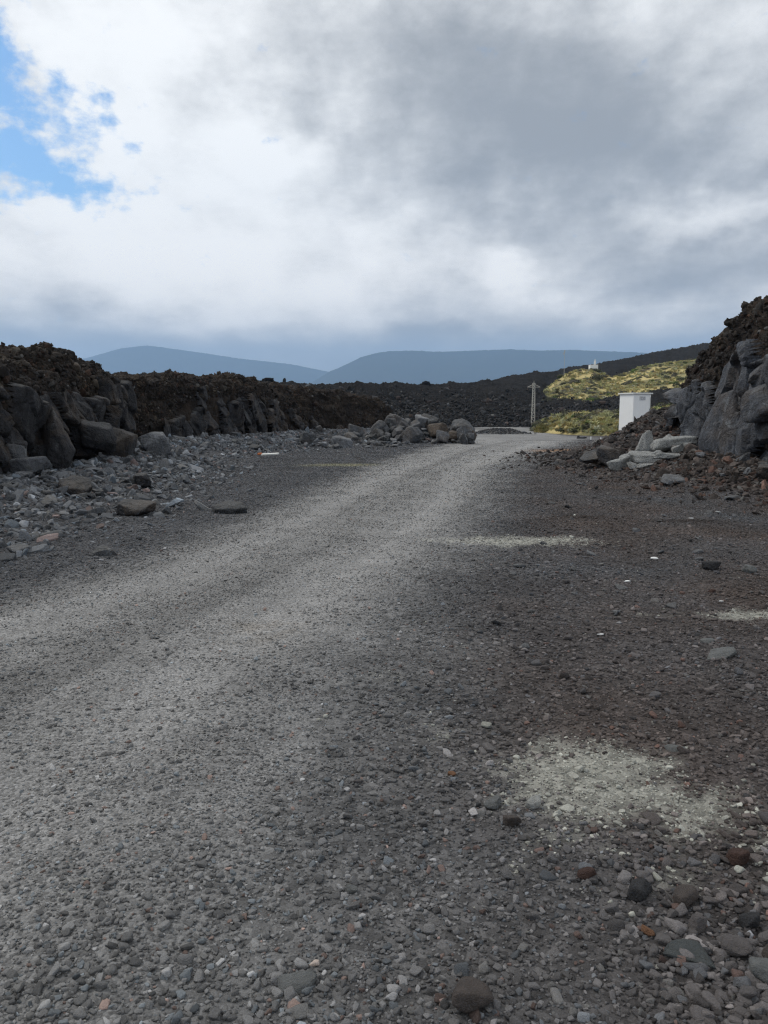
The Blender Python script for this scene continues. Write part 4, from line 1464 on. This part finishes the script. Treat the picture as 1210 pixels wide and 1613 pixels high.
def build_hill_plants():
    g = np.random.RandomState(61)
    for G, nT, nS, size, seed, where in ((gHill, 5200, 550, (.55, .75), 5, 'the grassy knoll'), (gBank, 3600, 900, (.34, .45), 8, 'the bank behind the white hut')):
        fr = (.9, 4.2) if G is gHill else (.3, 3.9)
        nu, nv = G.shape[:2]
        K = 6 if G is gHill else 4
        for kind, n, src, sz in (('dry_grass', nT, TUFT, size[0]), ('shrubs', nS, SHRUB, size[1])):
            i = g.randint(0, nu - 1, n * 3)
            j = 1 + (g.uniform(fr[0] / K, fr[1] / K, n * 3) * (nv - 2)).astype(int)
            P = G[i, j] + g.normal(0, .2, (n * 3, 3)) * np.array([1, 1, 0])
            m = fbm(P * .11 + seed, 3) + .6 * fbm(P * .35 + 3 * seed, 3)
            sel = np.where(m > -.05 if kind == 'dry_grass' else m < .12)[0][:n]
            P = P[sel]
            k = len(P)
            s = sz * np.exp(g.normal(0, .35, k))
            if kind == 'dry_grass':
                t = g.rand(k)[:, None]
                col = np.array([.72, .57, .29]) * t + np.array([.50, .43, .20]) * (1 - t)  # straw colour lifted beyond the grass itself, for sunlight on the blades
            else:
                t = g.rand(k)[:, None]
                col = np.array([.075, .082, .046]) * t + np.array([.14, .13, .10]) * (1 - t)
                gr = g.rand(k) < .10
                col[gr] = np.array([.085, .12, .035])
            col = col * np.exp(g.normal(0, .2, k))[:, None]
            scl = s[:, None] * np.stack([g.uniform(.8, 1.4, k), g.uniform(.8, 1.4, k), g.uniform(.7, 1.1, k)], 1)
            rot = np.stack([g.normal(0, .1, k), g.normal(0, .1, k), g.uniform(0, 6.28, k)], 1)
            lb = ('tufts of dry yellow grass over ' if kind == 'dry_grass' else 'dark green and grey shrubs over ') + where
            scatter(kind, P, rot, scl, g.randint(0, 5, k), np.clip(col, .01, .5), src, lb)


build_hill_plants()


def build_bush():
    m, nt, p = mat_base('yellow_bush_leaf', .9, .1)
    nt.links.new(mixc(nt, noise(nt, pos(nt), 1.6, 5, .7).sstep(.35, .65), (.09, .10, .03), (.27, .21, .07)), p.inputs['Base Color'])
    g = np.random.RandomState(5)
    root = empty('bush', (20.2, 99.0, -.95), 'rounded yellow-green bush at the foot of the lattice pylon', 'bush')
    V, F = [], []
    for k in range(1500):
        d = g.normal(size=3)
        d[2] = abs(d[2])
        d /= np.linalg.norm(d)
        c = d * (1 + .25 * float(fbm(d[None] * 2, 3)[0])) * g.uniform(.6, 1) * np.array([1.12, 1.0, 1.35])
        t = g.normal(size=3)
        t /= np.linalg.norm(t)
        b = np.cross(d, t)
        s = .11
        i = len(V)
        V += [c - t * s * .5, c + b * s, c + t * s * .5]
        F += [(i, i + 1, i + 2)]
    new_obj('crown', mesh_np('crown', np.array(V), np.array(F), m, False), root)
    st = MB()
    for k in range(6):
        a = k * 1.05
        st.bar((.1 * math.cos(a), .1 * math.sin(a), -.1), (.6 * math.cos(a), .6 * math.sin(a), .8), .03, 5, .012)
    st.build('trunk', M['brown_rock'], root)


build_bush()

# ------------------------------------------------------------------ built things
M['white_paint'] = mat_plain('white_render', (.85, .85, .83), .75, .10, 2.0, streak=.10)
M['roof_white'] = mat_plain('white_roof', (.74, .74, .70), .7, .15, 3.0)
M['galv'] = mat_plain('weathered_lattice_steel', (.46, .44, .39), .6, .3, 6.0, .4)
M['darksteel'] = mat_plain('dark_metal', (.045, .045, .05), .6, .3, 5.0, .4)
M['blue'] = mat_plain('blue_plastic_and_reflection', (.06, .22, .55), .5, .2, 5.0, .4)
M['signplate'] = mat_plain('sign_plate', (.62, .62, .62), .5, .05)
M['ink'] = mat_plain('sign_ink', (.20, .20, .22), .6, .05)
M['glass'] = mat_plain('brown_insulator', (.09, .05, .03), .3, .1, 5, .5)
M['concrete'] = mat_plain('concrete', (.32, .31, .29), .9, .35, 3.0)


def build_hut():
    az_ = math.atan2(21.2, 66.0)
    e = Vector((math.cos(az_), -math.sin(az_), 0))
    f = Vector((math.sin(az_), math.cos(az_), 0))
    A = R(51)
    left = -e * math.cos(A) + f * math.sin(A)      # direction of the left wall, away from the near corner
    right = e * math.sin(A) + f * math.cos(A)
    up = Vector((0, 0, 1))
    w, z0, h = 1.82, -.46, 3.64
    near = Vector((21.2, 66.0, z0))
    c = near + left * w / 2 + right * w / 2
    root = empty('utility_hut', tuple(c), 'tall narrow white electricity hut with flat roof behind the dark mound', 'hut')
    L = lambda p: p - c
    ax = (left, right, up)
    MB().box((0, 0, h / 2), (w, w, h), ax).build('wall', M['white_paint'], root, .015)
    MB().box((0, 0, h + .055), (w + .24, w + .24, .11), ax).build('roof', M['roof_white'], root, .012)
    MB().box((0, 0, .06), (w + .08, w + .08, .16), ax).build('plinth', M['concrete'], root, .01)
    # right wall: its outward normal is -left
    fc = -left * (w / 2)
    sg = MB().box(fc - left * .012 + right * (.02) + up * 3.28, (.02, .66, .34), ax).build('sign', M['signplate'], root)
    for zz, ww in ((3.38, .52), (3.30, .46), (3.22, .54), (3.15, .40)):
        for q in range(7):
            if (q * 7 + int(ww * 100)) % 5 == 0:
                continue
            MB().box(fc - left * .026 + right * (.02 - ww / 2 + ww * (q + .5) / 7) + up * zz, (.006, ww / 7 * .72, .042), ax).build('letter', M['ink'], sg)
    gr = MB().box(fc - left * .02 - right * .28 + up * .36, (.05, .95, .5), ax).build('vent_grille', M['darksteel'], root)
    for q in range(6):
        MB().box(fc - left * .055 - right * .28 + up * (.16 + q * .08), (.03, .88, .03), ax).build('slat', M['darksteel'], gr)
    MB().bar(fc - left * .03 + right * .82 + up * 2.4, fc - left * .03 + right * .18 + up * .55, .018, 6).build('cable', M['darksteel'], root)
    MB().bar(fc - left * .04 + right * .86 + up * 3.4, fc - left * .04 + right * .86 + up * 1.6, .022, 6).build('downpipe', M['concrete'], root)
    # insulators, and a blue bar standing in for the reflection along the left edge
    cl = left * (w / 2) - right * (w / 2 - .15)
    for zz in (2.2, 2.7, 3.1):
        MB().bar(cl + up * zz, cl + left * .22 + up * zz, .035, 8).build('insulator', M['glass'], root)
    MB().bar(cl + left * .03 + up * .2, cl + left * .03 + up * 3.0, .03, 8).build('blue_reflection', M['blue'], root)


def build_pylon():
    base = Vector((26.95, 140.0, -1.0))
    root = empty('lattice_pylon', tuple(base), 'slender grey lattice electricity pylon with one crossarm at the bend', 'pylon')
    H, w0, w1 = 7.9, .30, .17
    wz = lambda z: w0 + (w1 - w0) * z / H
    for sx in (-1, 1):
        for sy in (-1, 1):
            MB().bar((sx * w0, sy * w0, 0), (sx * w1, sy * w1, H), .045).build('leg', M['galv'], root)
    br = MB()
    z = .2
    k = 0
    while z < H - .3:
        z2 = min(z + wz(z) * 1.5, H)
        a, b = wz(z), wz(z2)
        s = 1 if k % 2 else -1
        for (p, q) in (((-a * s, -a), (b * s, -b)), ((-a * s, a), (b * s, b)), ((-a, -a * s), (-b, b * s)), ((a, -a * s), (b, b * s))):
            br.bar((*p, z), (*q, z2), .026)
        z = z2
        k += 1
    br.build('bracing', M['galv'], root)
    arm = MB()
    za = H - .75
    for s in (-1, 1):
        arm.bar((0, .12, za), (s * 1.15, 0, za), .05).bar((0, -.12, za), (s * 1.15, 0, za), .05).bar((0, 0, za + .55), (s * 1.15, 0, za + .02), .04)
    arm.build('crossarm', M['galv'], root)
    MB().bar((0, 0, H - .1), (0, 0, H + .5), .05, 6, .02).build('peak', M['galv'], root)
    for xx in (-1.1, 1.1):
        MB().bar((xx, 0, za - .05), (xx, 0, za - .5), .06, 8, .04).build('insulator', M['glass'], root)
    MB().box((0, 0, -.05), (.8, .8, .4)).build('footing', M['concrete'], root)


def build_far_house():
    x, y = (929.5 - 605) / UPX * 252, 252.0
    z = 1.6 + (650 - 587.0) / UPX * y
    root = empty('white_house', (x, y, z), 'tiny white building with a slim tower on top of the grassy knoll', 'house')
    MB().box((0, 0, .9), (2.5, 2.2, 2.4)).build('wall', M['white_paint'], root, .03)
    MB().box((0, 0, 2.14), (2.6, 2.3, .1)).build('roof', M['roof_white'], root)
    tw = MB().box((.25, -.9, 1.6), (.5, .5, 3.3)).build('tower', M['white_paint'], root, .02)
    MB().bar((.25, -.9, 3.25), (.25, -.9, 4.0), .26, 4, .06).build('spire', M['roof_white'], tw)
    MB().box((-.75, -1.12, .6), (.5, .06, .9)).build('door', M['darksteel'], root)


def build_mast():
    x, y = (884.5 - 605) / UPX * 246, 246.0
    root = empty('antenna_mast', (x, y, 13.0), 'very thin tall antenna mast on the knoll left of the tiny white building', 'mast')
    ms = MB()
    for a in range(3):
        t = a * 2.094
        ms.bar((.1 * math.cos(t), .1 * math.sin(t), 0), (.07 * math.cos(t), .07 * math.sin(t), 8.2), .022)
    ms.build('mast', M['galv'], root)
    MB().box((0, 0, 7.6), (.28, .12, 1.0)).box((-.35, 0, 7.0), (.12, .12, .7)).build('antenna', M['galv'], root)


def build_small_things():
    # white kiosk and post right of the hut
    x, y = (1047 - 605) / UPX * 74.5, 74.5
    k = empty('white_kiosk', (x, y, -.1), 'low white box beside the right cliff behind the mound', 'box')
    MB().box((0, 0, .38), (.95, .7, .85)).build('body', M['white_paint'], k, .02)
    MB().box((0, 0, .84), (1.05, .8, .07)).build('lid', M['roof_white'], k)
    MB().box((.15, -.36, .4), (.42, .03, .62)).build('door', M['concrete'], k)
    x = (1033 - 605) / UPX * 73
    p_ = empty('concrete_post', (x, 73, -.2), 'short pale concrete post between the hut and the low white box', 'post')
    MB().box((0, 0, .6), (.16, .16, 1.25)).build('shaft', M['concrete'], p_, .01)
    MB().box((0, 0, 1.24), (.2, .2, .05)).build('cap', M['concrete'], p_)
    # two marker stubs by the turning place
    for x, y, lb in ((11.9, 44.4, 'left of two small white marker stubs at the edge of the track'), (12.05, 42.9, 'right of two small white marker stubs at the edge of the track')):
        r_ = empty('marker_stub', (x, y, float(surf(np.array([x]), np.array([y]))[0]) - .03), lb, 'marker')
        MB().bar((0, 0, .10), (0, 0, .28), .035, 8, .03).build('cap', M['white_paint'], r_)
        MB().bar((0, 0, 0), (0, 0, .10), .07, 8, .04).build('base', M['darksteel'], r_)
    # rag of black rubber
    x, y = 13.0, 51.0
    r_ = empty('rubber_scrap', (x, y, float(surf(np.array([x]), np.array([y]))[0])), 'small black scrap of rubber lying on the track before the bank', 'scrap')
    V, F = rock_verts(901, 3, 6, 10, .2, (.34, .12, .07))
    new_obj('strip', mesh_np('strip', V, F, M['darksteel']), r_, loc=(0, 0, .05))
    V, F = rock_verts(902, 3, 6, 10, .2, (.09, .08, .16))
    new_obj('flap', mesh_np('flap', V, F, M['darksteel']), r_, loc=(-.16, 0, .12))
    # blue scrap, board and litter
    V, F = rock_verts(903, 3, 7, 12, .2, (.22, .10, .04))
    new_obj('plastic_scrap', mesh_np('plastic_scrap', V, F, M['blue']), label='crumpled blue plastic scrap among the left rubble', cat='scrap',
            loc=(-5.75, 23.5, float(surf(np.array([-5.75]), np.array([23.5]))[0]) + .06), rot=(.2, .1, .4))
    b = empty('broken_board', (-4.0, 27.0, float(surf(np.array([-4.0]), np.array([27.0]))[0]) + .1), 'pale broken board with orange end below the middle left cut', 'board')
    MB().box((0, 0, .05), (.62, .16, .05)).build('plank', M['roof_white'], b, .008, rot=(.1, -.06, -.1))
    m_or = mat_plain('orange_paint', (.42, .13, .04), .7, .3)
    MB().box((-.36, 0, .08), (.13, .17, .06)).build('painted_end', m_or, b, .008, rot=(.1, -.06, -.1))
    g = np.random.RandomState(3)
    m_pa = mat_plain('litter_white', (.72, .72, .70), .7, .1)
    for x, y, s, lb in ((2.95, 8.25, .10, 'thin white scrap on the gravel right of the pale grit strip'), (2.28, 7.05, .07, 'crumpled white scrap left on the right-hand gravel'),
                        (2.85, 6.35, .05, 'small white curl of litter beside the rusty cinder'), (4.6, 11.4, .09, 'bright white scrap on the dark stain at right'),
                        (5.3, 12.1, .12, 'long white sliver at the far right of the gravel'), (1.55, 5.35, .05, 'narrow white stick-like litter in the middle of the right gravel')):
        V, F = rock_verts(910 + int(x * 10), 2, 7, 14, .15, (s * .5, s * .22, s * .1))
        new_obj('litter_scrap', mesh_np('litter_scrap', V, F, m_pa), label=lb, cat='litter', loc=(x, y, float(surf(np.array([x]), np.array([y]))[0]) + s * .2 + .008), rot=(g.normal(0, .2), g.normal(0, .2), g.uniform(-.6, .6)))


build_hut()
build_pylon()
build_far_house()
build_mast()
build_small_things()

# ------------------------------------------------------------------ distant mountains and the air between
M['forest'] = mat_rough('forested_slope', (.020, .026, .020), (.030, .036, .024), (.040, .040, .030), .004, 4.0)


def build_mountain(name, prof, d0, label, seed, nu=360, nv=60, depth=2200):
    us = np.linspace(prof[0][0], prof[-1][0], nu)
    vt = np.interp(us, [p[0] for p in prof], [p[1] for p in prof])
    ta = (us - 605) / UPX
    zt = 1.6 + (650 - vt) / UPX * d0
    f = np.linspace(-1, 1, nv)
    d = d0 + f * depth
    hgt = (1 - np.abs(f)) ** 1.15
    P = np.stack([(ta[:, None] * d[None]).ravel(), np.repeat(d[None], nu, 0).ravel(), (zt[:, None] * hgt[None]).ravel()], 1)
    n = fbm(P * np.array([.0012, .0012, 0]) + seed, 5, .55, 'r')
    P[:, 2] += n * 45 * np.repeat((1 - hgt)[None] * hgt[None] * 3, nu, 0).ravel()
    tree = fbm(P * .03 + seed, 2) * 8 + np.abs(fbm(P * .012, 2)) * 14
    P[:, 2] += tree * np.repeat(hgt[None], nu, 0).ravel() - 4
    return new_obj(name, mesh_np(name, P, grid_faces(nu, nv)[:, ::-1], M['forest']), label=label, kind='structure')


build_mountain('mountain', [(-500, 640), (-100, 612), (60, 585), (150, 563), (200, 549), (240, 545), (300, 553), (380, 565), (460, 574), (540, 590), (620, 620)], 15000,
               'faint blue mountain far off at left with its top in cloud', 1.0)
build_mountain('mountain', [(430, 640), (490, 604), (520, 586), (545, 575), (570, 563), (592, 557), (612, 554), (650, 553), (690, 555), (740, 553), (800, 551), (850, 553), (900, 552), (1000, 556), (1200, 575), (1700, 640)], 12000,
               'blue forested mountain slope rising into cloud behind the centre', 5.0)


def build_haze():
    zt = 1480.0
    o = MB().box((0, 6000, (zt - 8) / 2), (36000, 25000, zt + 8)).build('haze', None)
    o.data.materials.clear()
    m = bpy.data.materials.new('thin_haze')
    m.use_nodes = True
    nt = m.node_tree
    nt.nodes.clear()
    out = nt.nodes.new('ShaderNodeOutputMaterial')
    pv = nt.nodes.new('ShaderNodeVolumePrincipled')
    pv.inputs['Color'].default_value = (.46, .69, 1.0, 1)
    pv.inputs['Density'].default_value = 8.0e-5
    pv.inputs['Anisotropy'].default_value = .2
    nt.links.new(pv.outputs[0], out.inputs['Volume'])
    o.data.materials.append(m)
    o['kind'] = 'stuff'
    o['label'] = 'thin blue haze over the distant slopes'


build_haze()
